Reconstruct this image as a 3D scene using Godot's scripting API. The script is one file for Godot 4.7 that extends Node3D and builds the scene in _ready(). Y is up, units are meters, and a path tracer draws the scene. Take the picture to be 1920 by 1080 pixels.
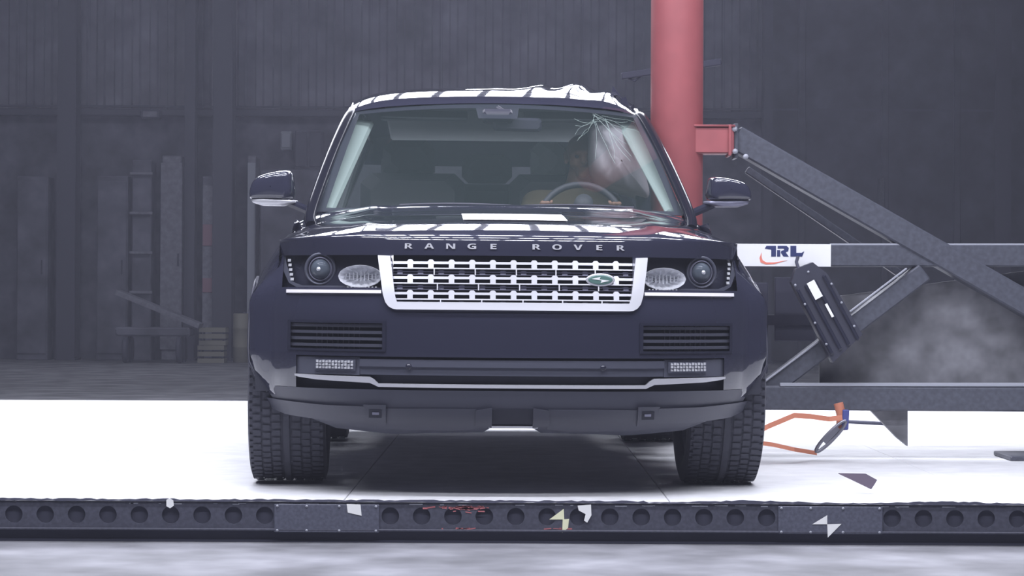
extends Node3D

# ---------------------------------------------------------------- geometry helpers
class Geo:
	var v := PackedVector3Array()
	var s := PackedInt32Array()
	var sm := -1                       # smooth group of what is added next (-1: flat)
	func tri(a: Vector3, b: Vector3, c: Vector3) -> void:      # counter-clockwise seen from outside
		v.append(a); v.append(c); v.append(b)
		s.append(sm)
	func quad(a: Vector3, b: Vector3, c: Vector3, d: Vector3) -> void:
		tri(a, b, c); tri(a, c, d)
	func grid(rows: Array, closed := false) -> void:            # rows of equally many points
		for i in rows.size() - 1:
			var p: PackedVector3Array = rows[i]
			var q: PackedVector3Array = rows[i + 1]
			var n := p.size()
			for j in (n if closed else n - 1):
				var k := (j + 1) % n
				quad(p[j], p[k], q[k], q[j])
	func box(c: Vector3, size: Vector3, b := Basis.IDENTITY, bev := 0.0) -> void:
		var h := size / 2.0
		if bev <= 0.0:
			prism(PackedVector2Array([Vector2(-h.x, -h.y), Vector2(h.x, -h.y), Vector2(h.x, h.y), Vector2(-h.x, h.y)]), Transform3D(b, c), h.z, -h.z)
			return
		var k: float = min(bev, min(h.x, min(h.y, h.z)) * 0.9)
		var rows := []
		for e in [[-h.z, k], [-h.z + k, 0.0], [h.z - k, 0.0], [h.z, k]]:
			var z: float = e[0]
			var x: float = h.x - e[1]
			var y: float = h.y - e[1]
			var r := PackedVector3Array()
			for q in [Vector2(-x + k, -y), Vector2(x - k, -y), Vector2(x, -y + k), Vector2(x, y - k), Vector2(x - k, y), Vector2(-x + k, y), Vector2(-x, y - k), Vector2(-x, -y + k)]:
				r.append(c + b * Vector3(q.x, q.y, z))
			rows.append(r)
		grid(rows, true)
		cap(rows[0], true); cap(rows[3], false)
	func cap(r: PackedVector3Array, flip: bool) -> void:
		for i in range(1, r.size() - 1):
			if flip: tri(r[0], r[i + 1], r[i])
			else: tri(r[0], r[i], r[i + 1])
	func bar(a: Vector3, b: Vector3, w: float, h: float, side := Vector3.ZERO, bev := 0.0) -> void:   # beam from a to b, w along side
		var d := (b - a).normalized()
		var x := side
		if x == Vector3.ZERO: x = d.cross(Vector3.UP if absf(d.y) < 0.95 else Vector3.BACK)
		x = (x - d * x.dot(d)).normalized()
		box((a + b) / 2.0, Vector3(w, h, a.distance_to(b)), Basis(x, d.cross(x), d), bev)
	func prism(poly: PackedVector2Array, t: Transform3D, z1: float, z0: float) -> void:
		var p := poly
		if Geometry2D.is_polygon_clockwise(p): p.reverse()
		var id := Geometry2D.triangulate_polygon(p)
		for i in range(0, id.size(), 3):
			var q := [p[id[i]], p[id[i + 1]], p[id[i + 2]]]
			if (q[1] - q[0]).cross(q[2] - q[0]) < 0: q = [q[0], q[2], q[1]]
			tri(t * Vector3(q[0].x, q[0].y, z1), t * Vector3(q[1].x, q[1].y, z1), t * Vector3(q[2].x, q[2].y, z1))
			tri(t * Vector3(q[0].x, q[0].y, z0), t * Vector3(q[2].x, q[2].y, z0), t * Vector3(q[1].x, q[1].y, z0))
		for i in p.size():
			var a := p[i]
			var b := p[(i + 1) % p.size()]
			quad(t * Vector3(a.x, a.y, z0), t * Vector3(b.x, b.y, z0), t * Vector3(b.x, b.y, z1), t * Vector3(a.x, a.y, z1))
	func tube(pts: Array, r: float, n := 8, rx := 1.0) -> void:
		var rows := []
		var up := Vector3.UP
		for i in pts.size():
			var d: Vector3 = (pts[min(i + 1, pts.size() - 1)] - pts[max(i - 1, 0)]).normalized()
			if absf(d.dot(up)) > 0.95: up = Vector3.BACK if absf(d.z) < 0.9 else Vector3.RIGHT
			var x := d.cross(up).normalized()
			var y := x.cross(d)
			var row := PackedVector3Array()
			for k in n:
				var a := TAU * k / n
				row.append(pts[i] + (x * cos(a) * rx + y * sin(a)) * r)
			rows.append(row)
		grid(rows, true)
		var keep := sm
		sm = -1
		cap(rows[0], true); cap(rows[-1], false)
		sm = keep
	func lathe(prof: Array, t: Transform3D, n := 32) -> void:     # profile of (radius, height along local y)
		var rows := []
		for p in prof:
			var row := PackedVector3Array()
			for k in n:
				var a := -TAU * k / n
				row.append(t * Vector3(cos(a) * p.x, p.y, sin(a) * p.x))
			rows.append(row)
		grid(rows, true)
	func pillow(outline: Array, t: Transform3D, front: float, back: float, centre := Vector2.ZERO) -> void:
		var rows := []
		for e in [[0.02, -1.0], [0.45, -0.9], [0.8, -0.6], [0.96, -0.25], [1.0, 0.0], [0.985, 0.35], [0.95, 0.62], [0.89, 0.82], [0.80, 0.92], [0.6, 0.965], [0.3, 0.99], [0.02, 1.0]]:
			var row := PackedVector3Array()
			for o in outline:
				var q: Vector2 = centre + (o - centre) * e[0]
				row.append(t * Vector3(q.x, q.y, (front if e[1] > 0 else back) * e[1]))
			rows.append(row)
		grid(rows, true)
	func mesh() -> ArrayMesh:
		var st := SurfaceTool.new()
		st.begin(Mesh.PRIMITIVE_TRIANGLES)
		for i in s.size():
			st.set_smooth_group(s[i])
			for k in 3: st.add_vertex(v[i * 3 + k])
		st.generate_normals()
		return st.commit()

func numbered(called: String) -> String:
	if not has_node(called): return called
	var i := 1
	while has_node("%s_%03d" % [called, i]): i += 1
	return "%s_%03d" % [called, i]

func thing(called: String, label: String, category: String, at := Vector3.ZERO, group := "") -> Node3D:
	var o := Node3D.new()
	o.name = numbered(called)
	add_child(o)
	o.position = at
	tag(o, label, category, group)
	return o

func tag(o: Node, label: String, category: String, group := "") -> Node:
	o.set_meta("label", label)
	o.set_meta("category", category)
	if group != "": o.set_meta("group", group)
	return o

func obj(called: String, g: Geo, m: Material, parent: Node = self, label := "") -> MeshInstance3D:
	var o := MeshInstance3D.new()
	o.name = numbered(called) if parent == self else called
	o.mesh = g.mesh()
	o.material_override = m
	parent.add_child(o, true)
	if label != "": o.set_meta("label", label)
	return o

func struct(called: String, g: Geo, m: Material, label: String) -> MeshInstance3D:
	var o := obj(called, g, m)
	o.set_meta("kind", "structure")
	o.set_meta("label", label)
	o.set_meta("category", called.get_slice("_", 0))
	return o

func same(called: String, mesh: Mesh, m: Material, parent: Node, t := Transform3D.IDENTITY) -> MeshInstance3D:
	var o := MeshInstance3D.new()
	o.name = called
	o.mesh = mesh
	o.material_override = m
	o.transform = t
	parent.add_child(o, true)
	return o

# ---------------------------------------------------------------- materials
var M := {}
func mat(r: float, g: float, b: float, rough := 0.6, metal := 0.0) -> StandardMaterial3D:   # linear base colour
	var m := StandardMaterial3D.new()
	m.albedo_color = Color(r, g, b).linear_to_srgb()
	m.roughness = rough
	m.metallic = metal
	m.cull_mode = BaseMaterial3D.CULL_DISABLED
	return m

func noise_tex(seed_: int, freq: float, lo: float, hi: float, oct := 4, size := 512) -> NoiseTexture2D:
	var n := FastNoiseLite.new()
	n.seed = seed_
	n.frequency = freq
	n.fractal_octaves = oct
	var t := NoiseTexture2D.new()
	t.width = size; t.height = size
	t.seamless = true
	t.noise = n
	var ramp := Gradient.new()
	ramp.set_color(0, Color(lo, lo, lo))
	ramp.set_color(1, Color(hi, hi, hi))
	t.color_ramp = ramp
	return t

func worn(m: StandardMaterial3D, tex: Texture2D, scale_: float) -> StandardMaterial3D:
	m.albedo_texture = tex
	m.uv1_triplanar = true
	m.uv1_world_triplanar = true
	m.uv1_scale = Vector3.ONE * scale_
	return m

func make_materials() -> void:
	var fine := noise_tex(3, 0.03, 0.78, 1.0)
	var blotch := noise_tex(9, 0.012, 0.62, 1.0)
	M.deck = worn(mat(0.80, 0.80, 0.82, 0.55), noise_tex(21, 0.02, 0.92, 1.0), 0.5)
	M.concrete = worn(mat(0.30, 0.30, 0.33, 0.7), blotch, 0.3)
	M.cladding = worn(mat(0.30, 0.30, 0.37, 0.55), blotch, 0.15)
	M.lower_wall = worn(mat(0.20, 0.20, 0.26, 0.8), blotch, 0.25)
	M.column = mat(0.06, 0.06, 0.09, 0.6)
	M.dark_door = worn(mat(0.085, 0.088, 0.125, 0.6), blotch, 0.2)
	M.ceiling = mat(0.10, 0.10, 0.12, 0.8)
	M.side_wall = mat(0.12, 0.12, 0.16, 0.8)
	M.cabinet = worn(mat(0.26, 0.26, 0.32, 0.6), fine, 0.6)
	M.cabinet_light = mat(0.34, 0.36, 0.42, 0.6)
	M.notice = mat(0.30, 0.16, 0.20, 0.6)
	M.drum = mat(0.24, 0.23, 0.19, 0.6)
	M.beam = worn(mat(0.075, 0.077, 0.11, 0.55), fine, 3.0)
	M.beam_plate = worn(mat(0.11, 0.115, 0.16, 0.5), fine, 4.0)
	M.rail = mat(0.045, 0.046, 0.075, 0.7)
	M.hole = mat(0.06, 0.061, 0.09, 0.9)
	M.pole = worn(mat(0.36, 0.092, 0.10, 0.5), noise_tex(31, 0.02, 0.9, 1.0), 0.7)
	M.frame = worn(mat(0.085, 0.09, 0.118, 0.45), fine, 2.0)
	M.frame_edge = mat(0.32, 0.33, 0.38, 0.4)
	M.sheet = worn(mat(0.30, 0.30, 0.33, 0.45), blotch, 0.8)
	M.sign = mat(0.82, 0.82, 0.84, 0.4)
	M.navy = mat(0.02, 0.03, 0.12, 0.5)
	M.swoosh = mat(0.75, 0.22, 0.16, 0.5)
	M.white = mat(0.85, 0.85, 0.84, 0.5)
	M.yellow_white = mat(0.80, 0.80, 0.55, 0.5)
	M.orange = mat(0.55, 0.20, 0.12, 0.7)
	M.blue = mat(0.06, 0.07, 0.25, 0.5)
	M.steel = mat(0.22, 0.22, 0.26, 0.35, 0.8)
	M.debris = mat(0.10, 0.075, 0.11, 0.6)
	M.red_paint = mat(0.45, 0.14, 0.15, 0.6)
	M.paint = mat(0.032, 0.033, 0.055, 0.06)
	M.paint.clearcoat_enabled = true
	M.paint.clearcoat = 1.0
	M.paint.clearcoat_roughness = 0.02
	M.black = mat(0.030, 0.031, 0.05, 0.5)
	M.gloss_black = mat(0.025, 0.026, 0.042, 0.12)
	M.pillar = mat(0.012, 0.0125, 0.02, 0.18)
	M.pillar.metallic_specular = 0.35
	M.underbody = mat(0.16, 0.16, 0.20, 0.7)
	M.plastic = mat(0.055, 0.057, 0.08, 0.45)
	M.satin = mat(0.10, 0.105, 0.14, 0.35, 0.3)
	M.chrome = mat(0.80, 0.80, 0.84, 0.16, 1.0)
	M.silver = mat(0.62, 0.62, 0.66, 0.34, 0.4)
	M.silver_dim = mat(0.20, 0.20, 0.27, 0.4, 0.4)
	M.strip = mat(0.80, 0.77, 0.80, 0.35)
	M.tyre = mat(0.048, 0.049, 0.068, 0.75)
	M.rubber_dark = mat(0.025, 0.026, 0.04, 0.8)
	M.trim_light = mat(0.36, 0.45, 0.42, 0.7)
	M.liner = mat(0.13, 0.15, 0.16, 0.8)
	M.leather = mat(0.035, 0.038, 0.048, 0.6)
	M.dash = mat(0.05, 0.06, 0.07, 0.6)
	M.headrest = mat(0.52, 0.60, 0.59, 0.7)
	M.airbag = mat(0.34, 0.33, 0.35, 0.8)
	M.airbag.backlight_enabled = true
	M.airbag.backlight = Color(0.12, 0.12, 0.12)
	M.skin = mat(0.26, 0.15, 0.10, 0.6)
	M.shirt = mat(0.20, 0.17, 0.10, 0.8)
	M.emblem = mat(0.10, 0.19, 0.17, 0.3)
	M.glass = mat(0.10, 0.14, 0.14, 0.0)
	M.glass.transparency = BaseMaterial3D.TRANSPARENCY_ALPHA
	M.glass.albedo_color.a = 0.16
	M.lens = mat(0.05, 0.05, 0.06, 0.0)
	M.lens.transparency = BaseMaterial3D.TRANSPARENCY_ALPHA
	M.lens.albedo_color.a = 0.03
	M.bulb_glass = mat(0.10, 0.12, 0.15, 0.03)
	M.crystal = mat(0.80, 0.81, 0.85, 0.15, 0.35)
	M.lamp = mat(0.9, 0.9, 0.9, 0.5)
	M.lamp.emission_enabled = true
	M.lamp.emission = Color(0.96, 0.97, 1.0)
	M.lamp.emission_energy_multiplier = 2.0
	M.lamp_body = mat(0.2, 0.2, 0.22, 0.5)

# ---------------------------------------------------------------- camera
const CAM := Vector3(0, 0.732, 9.0)
const F := 4640.0
var cam_basis := Basis.IDENTITY
func W(px: float, py: float, z: float) -> Vector3:              # the point at depth z (world) that lies at that place of the 1920 x 1080 frame
	var r := cam_basis * Vector3((px - 960.0) / F, -(py - 540.0) / F, -1.0)
	return CAM + r * ((z - CAM.z) / r.z)

func setup_camera_and_light() -> void:
	cam_basis = Basis(Vector3.RIGHT, atan(20.0 / F)) * Basis(Vector3.BACK, deg_to_rad(0.28))
	var c := Camera3D.new()
	c.name = "camera"
	add_child(c)
	c.transform = Transform3D(cam_basis, CAM)
	c.fov = rad_to_deg(2.0 * atan(540.0 / F))
	c.near = 0.05; c.far = 200.0
	c.current = true
	var e := Environment.new()
	e.background_mode = Environment.BG_COLOR
	e.background_color = Color(0.5, 0.55, 0.65)
	e.tonemap_mode = Environment.TONE_MAPPER_LINEAR
	e.tonemap_exposure = 1.0
	e.fog_enabled = true
	e.fog_mode = Environment.FOG_MODE_EXPONENTIAL
	e.fog_density = 0.0042
	e.fog_light_color = Color(0.90, 0.91, 1.0)
	e.sdfgi_enabled = true
	e.ssao_enabled = true
	e.ssil_enabled = true
	var we := WorldEnvironment.new()
	we.name = "world_environment"
	we.environment = e
	add_child(we)
	# the two banks of floodlight bars over the deck
	var rows := [3.4, 1.4, -0.8, -5.4, -6.3, -7.2, -8.1, -9.0]
	for i in rows.size():
		light_bar(rows[i], i)
	# hall lamps farther off that dimly light the far wall
	for p in [[Vector3(-6, 6.0, -20), 8.0, "left"], [Vector3(0, 6.0, -20), 8.0, "middle"], [Vector3(5.5, 6.0, -20), 2.5, "right"]]:
		hall_lamp(p[0], p[1], p[2])

const LAMP_Y := 4.0
func area(parent: Node, at: Vector3, size: Vector2, energy: float) -> void:
	var l := AreaLight3D.new()
	l.name = "area_light"
	l.area_size = size
	l.light_energy = energy
	l.light_color = Color(0.94, 0.95, 1.0)
	l.area_range = 60.0
	l.shadow_enabled = true
	l.rotation.x = -PI / 2
	l.position = at
	parent.add_child(l, true)

func light_bar(z: float, i: int) -> void:
	var front := i < 3
	var ords := ["first", "second", "third", "fourth", "fifth", "sixth", "seventh", "eighth", "ninth", "last"]
	var o := thing("floodlight_bar", "bar of white floodlight panels over the deck, %s from the front" % ords[i], "floodlight", Vector3(0, LAMP_Y, z), "floodlight bars over the deck")
	var d := 0.32 if front else 0.62
	var n := 17
	var pitch := 0.4
	var g := Geo.new()
	g.box(Vector3(0, 0.07, 0), Vector3(6.9, 0.1, d + 0.06), Basis.IDENTITY, 0.01)
	obj("housing", g, M.lamp_body, o)
	for x in [-3.0, 3.0]:
		g = Geo.new()
		g.box(Vector3(x, 1.385, 0), Vector3(0.03, 2.53, 0.03))
		obj("hanger", g, M.lamp_body, o)
	var pg := Geo.new()
	pg.box(Vector3.ZERO, Vector3(pitch * 0.8, 0.02, d), Basis.IDENTITY, 0.004)
	var pm := pg.mesh()
	for k in n:
		var x := (k - (n - 1) / 2.0) * pitch
		same("lamp_panel", pm, M.lamp, o, Transform3D(Basis.IDENTITY, Vector3(x, 0.012, 0)))
		area(o, Vector3(x, -0.006, 0), Vector2(pitch * 0.8, d), 1.5 if front else 0.95)

func hall_lamp(at: Vector3, energy: float, which: String) -> void:
	var o := thing("hall_lamp", "square ceiling lamp before the far wall, %s of three" % which, "lamp", at, "hall ceiling lamps")
	var g := Geo.new()
	g.box(Vector3(0, 0.06, 0), Vector3(1.3, 0.08, 1.3), Basis.IDENTITY, 0.01)
	g.box(Vector3(0, 0.36, 0), Vector3(0.04, 0.55, 0.04))
	obj("housing", g, M.lamp_body, o)
	g = Geo.new()
	g.box(Vector3(0, 0.01, 0), Vector3(1.2, 0.02, 1.2))
	obj("lamp_panel", g, M.lamp, o)
	area(o, Vector3(0, -0.01, 0), Vector2(1.2, 1.2), energy)

# ---------------------------------------------------------------- the hall
const FLOOR_Y := -0.156
const WALL_Z := -26.0
func wall_x(px: float) -> float: return W(px, 540, WALL_Z).x
func wall_y(py: float) -> float: return W(960, py, WALL_Z).y

func build_hall() -> void:
	var g := Geo.new()
	g.box(Vector3(0, FLOOR_Y - 0.15, -3), Vector3(24, 0.3, 47))
	struct("floor", g, M.concrete, "grey concrete floor of the test hall")
	g = Geo.new()
	g.box(Vector3(0, 6.8, -3), Vector3(24, 0.3, 47))
	struct("ceiling", g, M.ceiling, "dark ceiling of the test hall")
	for s in [-1, 1]:
		g = Geo.new()
		g.box(Vector3(s * 12.15, 3.25, -3), Vector3(0.3, 7.1, 47))
		struct("wall_left" if s < 0 else "wall_right", g, M.side_wall, "dark side wall of the test hall")
	g = Geo.new()
	g.box(Vector3(0, 3.25, 20.65), Vector3(24.6, 7.1, 0.3))
	struct("wall_front", g, M.side_wall, "hall wall behind the camera")
	g = Geo.new()
	g.box(Vector3(0, 3.25, WALL_Z - 0.25), Vector3(24.6, 7.1, 0.3))
	var wall := struct("wall_back", g, M.lower_wall, "far wall of the hall with ribbed metal cladding above")
	# ribbed cladding panels of the upper wall: four ribs each
	var y0 := wall_y(212)
	var cg := Geo.new()
	var rib := 0.25
	var prof := []
	for i in 4:
		for q in [[0.0, 0.0], [0.09, 0.0], [0.115, 0.04], [0.20, 0.04], [0.225, 0.0]]:
			prof.append(Vector2(i * rib + q[0], q[1]))
	prof.append(Vector2(4 * rib - 0.004, 0.0))
	var lo := PackedVector3Array()
	var hi := PackedVector3Array()
	for q in prof:
		lo.append(Vector3(q.x, 0, q.y))
		hi.append(Vector3(q.x, 6.6 - y0, q.y))
	cg.grid([lo, hi])
	var cm := cg.mesh()
	for i in 20:
		same("cladding_panel", cm, M.cladding, wall, Transform3D(Basis.IDENTITY, Vector3(-10.0 + i, y0, WALL_Z - 0.09)))
	# lower right: the big dark sliding door
	g = Geo.new()
	var dx0 := wall_x(1442)
	g.box(Vector3((dx0 + 9.0) / 2, 2.7, WALL_Z + 0.05), Vector3(9.0 - dx0, 5.7, 0.14), Basis.IDENTITY, 0.02)
	var door := struct("door_1", g, M.dark_door, "big dark sliding door in the far wall on the right")
	g = Geo.new()
	for px in [1500, 1655, 1790]:
		g.box(Vector3(wall_x(px), 2.7, WALL_Z + 0.15), Vector3(0.1, 5.6, 0.06), Basis.IDENTITY, 0.01)
	obj("stiffener", g, M.dark_door, door)
	g = Geo.new()
	g.box(Vector3(wall_x(1648), wall_y(365), WALL_Z + 0.2), Vector3(0.09, 0.5, 0.05), Basis.IDENTITY, 0.01)
	obj("door_handle", g, M.frame, door, "pale upright handle")
	# girt rail under the cladding
	g = Geo.new()
	g.box(Vector3(-1.0, y0 - 0.02, WALL_Z + 0.03), Vector3(16, 0.1, 0.16), Basis.IDENTITY, 0.01)
	g.box(Vector3(-1.0, y0 + 0.06, WALL_Z + 0.09), Vector3(16, 0.03, 0.06))
	struct("trim_1", g, M.column, "dark horizontal rail under the ribbed wall cladding")
	# steel columns
	for c in [[361, 20, 0.3], [424, 36, 0.42], [135, 34, 0.4], [1433, 16, 0.35], [1868, 30, 0.35]]:
		g = Geo.new()
		var w: float = c[1] / 132.6
		var dp: float = c[2]
		var x := wall_x(c[0])
		for dz in [0.0, dp]: g.box(Vector3(x, 3.2, WALL_Z + 0.1 + dz), Vector3(w, 6.9, 0.02))
		g.box(Vector3(x, 3.2, WALL_Z + 0.1 + dp / 2), Vector3(0.02, 6.9, dp))
		g.box(Vector3(x, FLOOR_Y + 0.015, WALL_Z + 0.1 + dp / 2), Vector3(w + 0.03, 0.03, dp + 0.04))
		var o := obj("steel_column", g, M.column)
		o.set_meta("kind", "structure")
		o.set_meta("label", {361: "thin dark steel column at the far left of the back wall", 424: "wide dark steel column left of the car mirror", 135: "dark steel column at the left edge of the hall", 1433: "slim dark steel column beside the sliding door", 1868: "dark steel column at the right edge of the hall"}[c[0]])
		o.set_meta("category", "column")

func wbox(called: String, label: String, cat: String, x0: float, py0: float, x1: float, py1: float, depth: float, m: Material, z := WALL_Z + 0.09) -> Node3D:   # a cupboard-like thing against the far wall
	var a := W(x0, py1, z + depth)
	var b := W(x1, py0, z + depth)
	var o := thing(called, label, cat, Vector3((a.x + b.x) / 2, a.y, z + depth / 2))
	var g := Geo.new()
	var h := b.y - a.y
	var w := b.x - a.x
	g.box(Vector3(0, h / 2, 0), Vector3(w, h, depth), Basis.IDENTITY, 0.015)
	obj("body", g, m, o)
	return o

func face(o: Node3D, called: String, x: float, y: float, w: float, h: float, z: float, m: Material) -> void:
	var g := Geo.new()
	g.box(Vector3(x, y, z), Vector3(w, h, 0.03), Basis.IDENTITY, 0.006)
	obj(called, g, m, o)

func build_back_things() -> void:
	var base := W(960, 680, WALL_Z + 0.5).y
	var fl := 676.0
	# tall cabinet between the columns and the left edge
	var o := wbox("tall_cabinet", "tall grey cabinet with a plain door left of the thin column", "cabinet", 302, 292, 340, fl, 0.5, M.cabinet)
	face(o, "door", 0, 1.45, 0.30, 2.6, 0.26, M.cabinet)
	face(o, "handle", 0.1, 1.4, 0.02, 0.18, 0.285, M.column)
	o = wbox("panel_cabinet", "pale narrow cabinet right of the wide column", "cabinet", 462, 292, 480, fl, 0.5, M.cabinet)
	face(o, "door", 0, 1.45, 0.11, 2.6, 0.26, M.cabinet_light)
	o = wbox("control_cabinet", "grey control cabinet with a reddish notice between the two columns", "cabinet", 378, 330, 401, fl, 0.35, M.lower_wall)
	face(o, "door", 0, 1.3, 0.15, 2.3, 0.18, M.cabinet)
	face(o, "notice", 0, 1.75, 0.14, 0.3, 0.2, M.notice)
	face(o, "notice", 0.0, 1.05, 0.14, 0.2, 0.2, M.notice)
	o = wbox("wall_box", "pale square switch box on the wall above the left mirror", "switch box", 526, 246, 547, 281, 0.18, M.cabinet_light)
	face(o, "door", 0, 0.13, 0.12, 0.2, 0.095, M.cabinet_light)
	o = wbox("wall_cupboard", "dark wall cupboard with two doors beside the pale switch box", "cupboard", 553, 244, 604, 318, 0.3, M.lower_wall)
	face(o, "door", -0.1, 0.28, 0.16, 0.48, 0.16, M.column)
	face(o, "door", 0.1, 0.28, 0.16, 0.48, 0.16, M.column)
	o = wbox("low_bench", "low grey workbench behind the left mirror", "workbench", 486, 318, 600, fl, 0.7, M.lower_wall)
	face(o, "panel", 0, 1.2, 0.8, 2.0, 0.36, M.lower_wall)
	o = wbox("pipe_bracket", "dark junction box high on the wall at the far left", "junction box", 262, 205, 300, 222, 0.2, M.column)
	face(o, "lid", 0, 0.06, 0.2, 0.08, 0.1, M.cabinet)
	o = wbox("shelf_unit", "dark open shelf unit at the far left wall", "shelf", 246, 300, 284, fl, 0.5, M.lower_wall)
	for i in 5: face(o, "shelf_board", 0, 0.4 + i * 0.55, 0.32, 0.04, 0.3, M.cabinet)
	for px in [30, 180]:
		o = wbox("steel_locker", "dark steel locker at the left end of the wall" if px == 30 else "grey steel locker next to the open shelf unit", "locker", px, 330, px + 60, fl, 0.5, M.lower_wall)
		face(o, "door", 0, 1.3, 0.4, 2.4, 0.26, M.lower_wall)
		face(o, "handle", 0.14, 1.3, 0.02, 0.2, 0.28, M.column)
	# small drum by the fender
	var p := W(452, fl + 4, WALL_Z + 1.3)
	o = thing("oil_drum", "small yellowish drum standing left of the car", "drum", Vector3(p.x, FLOOR_Y, p.z))
	var g := Geo.new()
	g.sm = 1
	g.lathe([Vector2(0.001, 0.0), Vector2(0.10, 0.0), Vector2(0.11, 0.01), Vector2(0.11, 0.2), Vector2(0.118, 0.215), Vector2(0.11, 0.23), Vector2(0.11, 0.45), Vector2(0.118, 0.465), Vector2(0.11, 0.48), Vector2(0.11, 0.66), Vector2(0.10, 0.67), Vector2(0.001, 0.665)], Transform3D.IDENTITY, 20)
	obj("body", g, M.drum, o)
	g = Geo.new(); g.sm = 1
	g.lathe([Vector2(0.02, 0.665), Vector2(0.02, 0.69), Vector2(0.001, 0.69)], Transform3D(Basis.IDENTITY, Vector3(0.05, 0, 0.03)), 10)
	obj("bung", g, M.column, o)
	# crates
	for k in 2:
		p = W(398, fl + 4, WALL_Z + 1.4)
		o = thing("crate", ["small dark crate on the floor between the columns", "small dark crate stacked on another between the columns"][k], "crate", Vector3(p.x + k * 0.02, FLOOR_Y + k * 0.24, p.z))
		g = Geo.new()
		for y in [0.03, 0.12, 0.205]: 
			for s in [-1, 1]:
				g.box(Vector3(0, y, s * 0.17), Vector3(0.36, 0.06, 0.02))
				g.box(Vector3(s * 0.17, y, 0), Vector3(0.02, 0.06, 0.32))
		obj("slats", g, M.drum, o)
		g = Geo.new()
		for sx in [-1, 1]:
			for sz in [-1, 1]: g.box(Vector3(sx * 0.15, 0.118, sz * 0.15), Vector3(0.025, 0.235, 0.025))
		g.box(Vector3(0, 0.01, 0), Vector3(0.32, 0.02, 0.32))
		obj("corner_posts", g, M.column, o)
	# low trolley with a sloping ramp at the left edge
	p = W(290, fl + 6, WALL_Z + 1.6)
	o = thing("floor_trolley", "low flat trolley with a sloping ramp on the floor at left", "trolley", Vector3(p.x, FLOOR_Y, p.z))
	g = Geo.new()
	g.box(Vector3(0, 0.42, 0), Vector3(1.0, 0.12, 0.5), Basis.IDENTITY, 0.02)
	obj("platform", g, M.lower_wall, o)
	g = Geo.new()
	g.bar(Vector3(-0.5, 0.95, 0.0), Vector3(0.62, 0.5, 0.0), 0.4, 0.07)
	obj("ramp", g, M.cabinet, o)
	for sx in [-1, 1]:
		for sz in [-1, 1]:
			g = Geo.new(); g.sm = 1
			g.lathe([Vector2(0.001, -0.03), Vector2(0.17, -0.03), Vector2(0.18, -0.02), Vector2(0.18, 0.02), Vector2(0.17, 0.03), Vector2(0.001, 0.03)], Transform3D(Basis(Vector3.BACK, PI / 2) * Basis.IDENTITY, Vector3.ZERO), 16)
			var w := obj("wheel", g, M.column, o)
			w.position = Vector3(sx * 0.36, 0.18, sz * 0.2)

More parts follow.
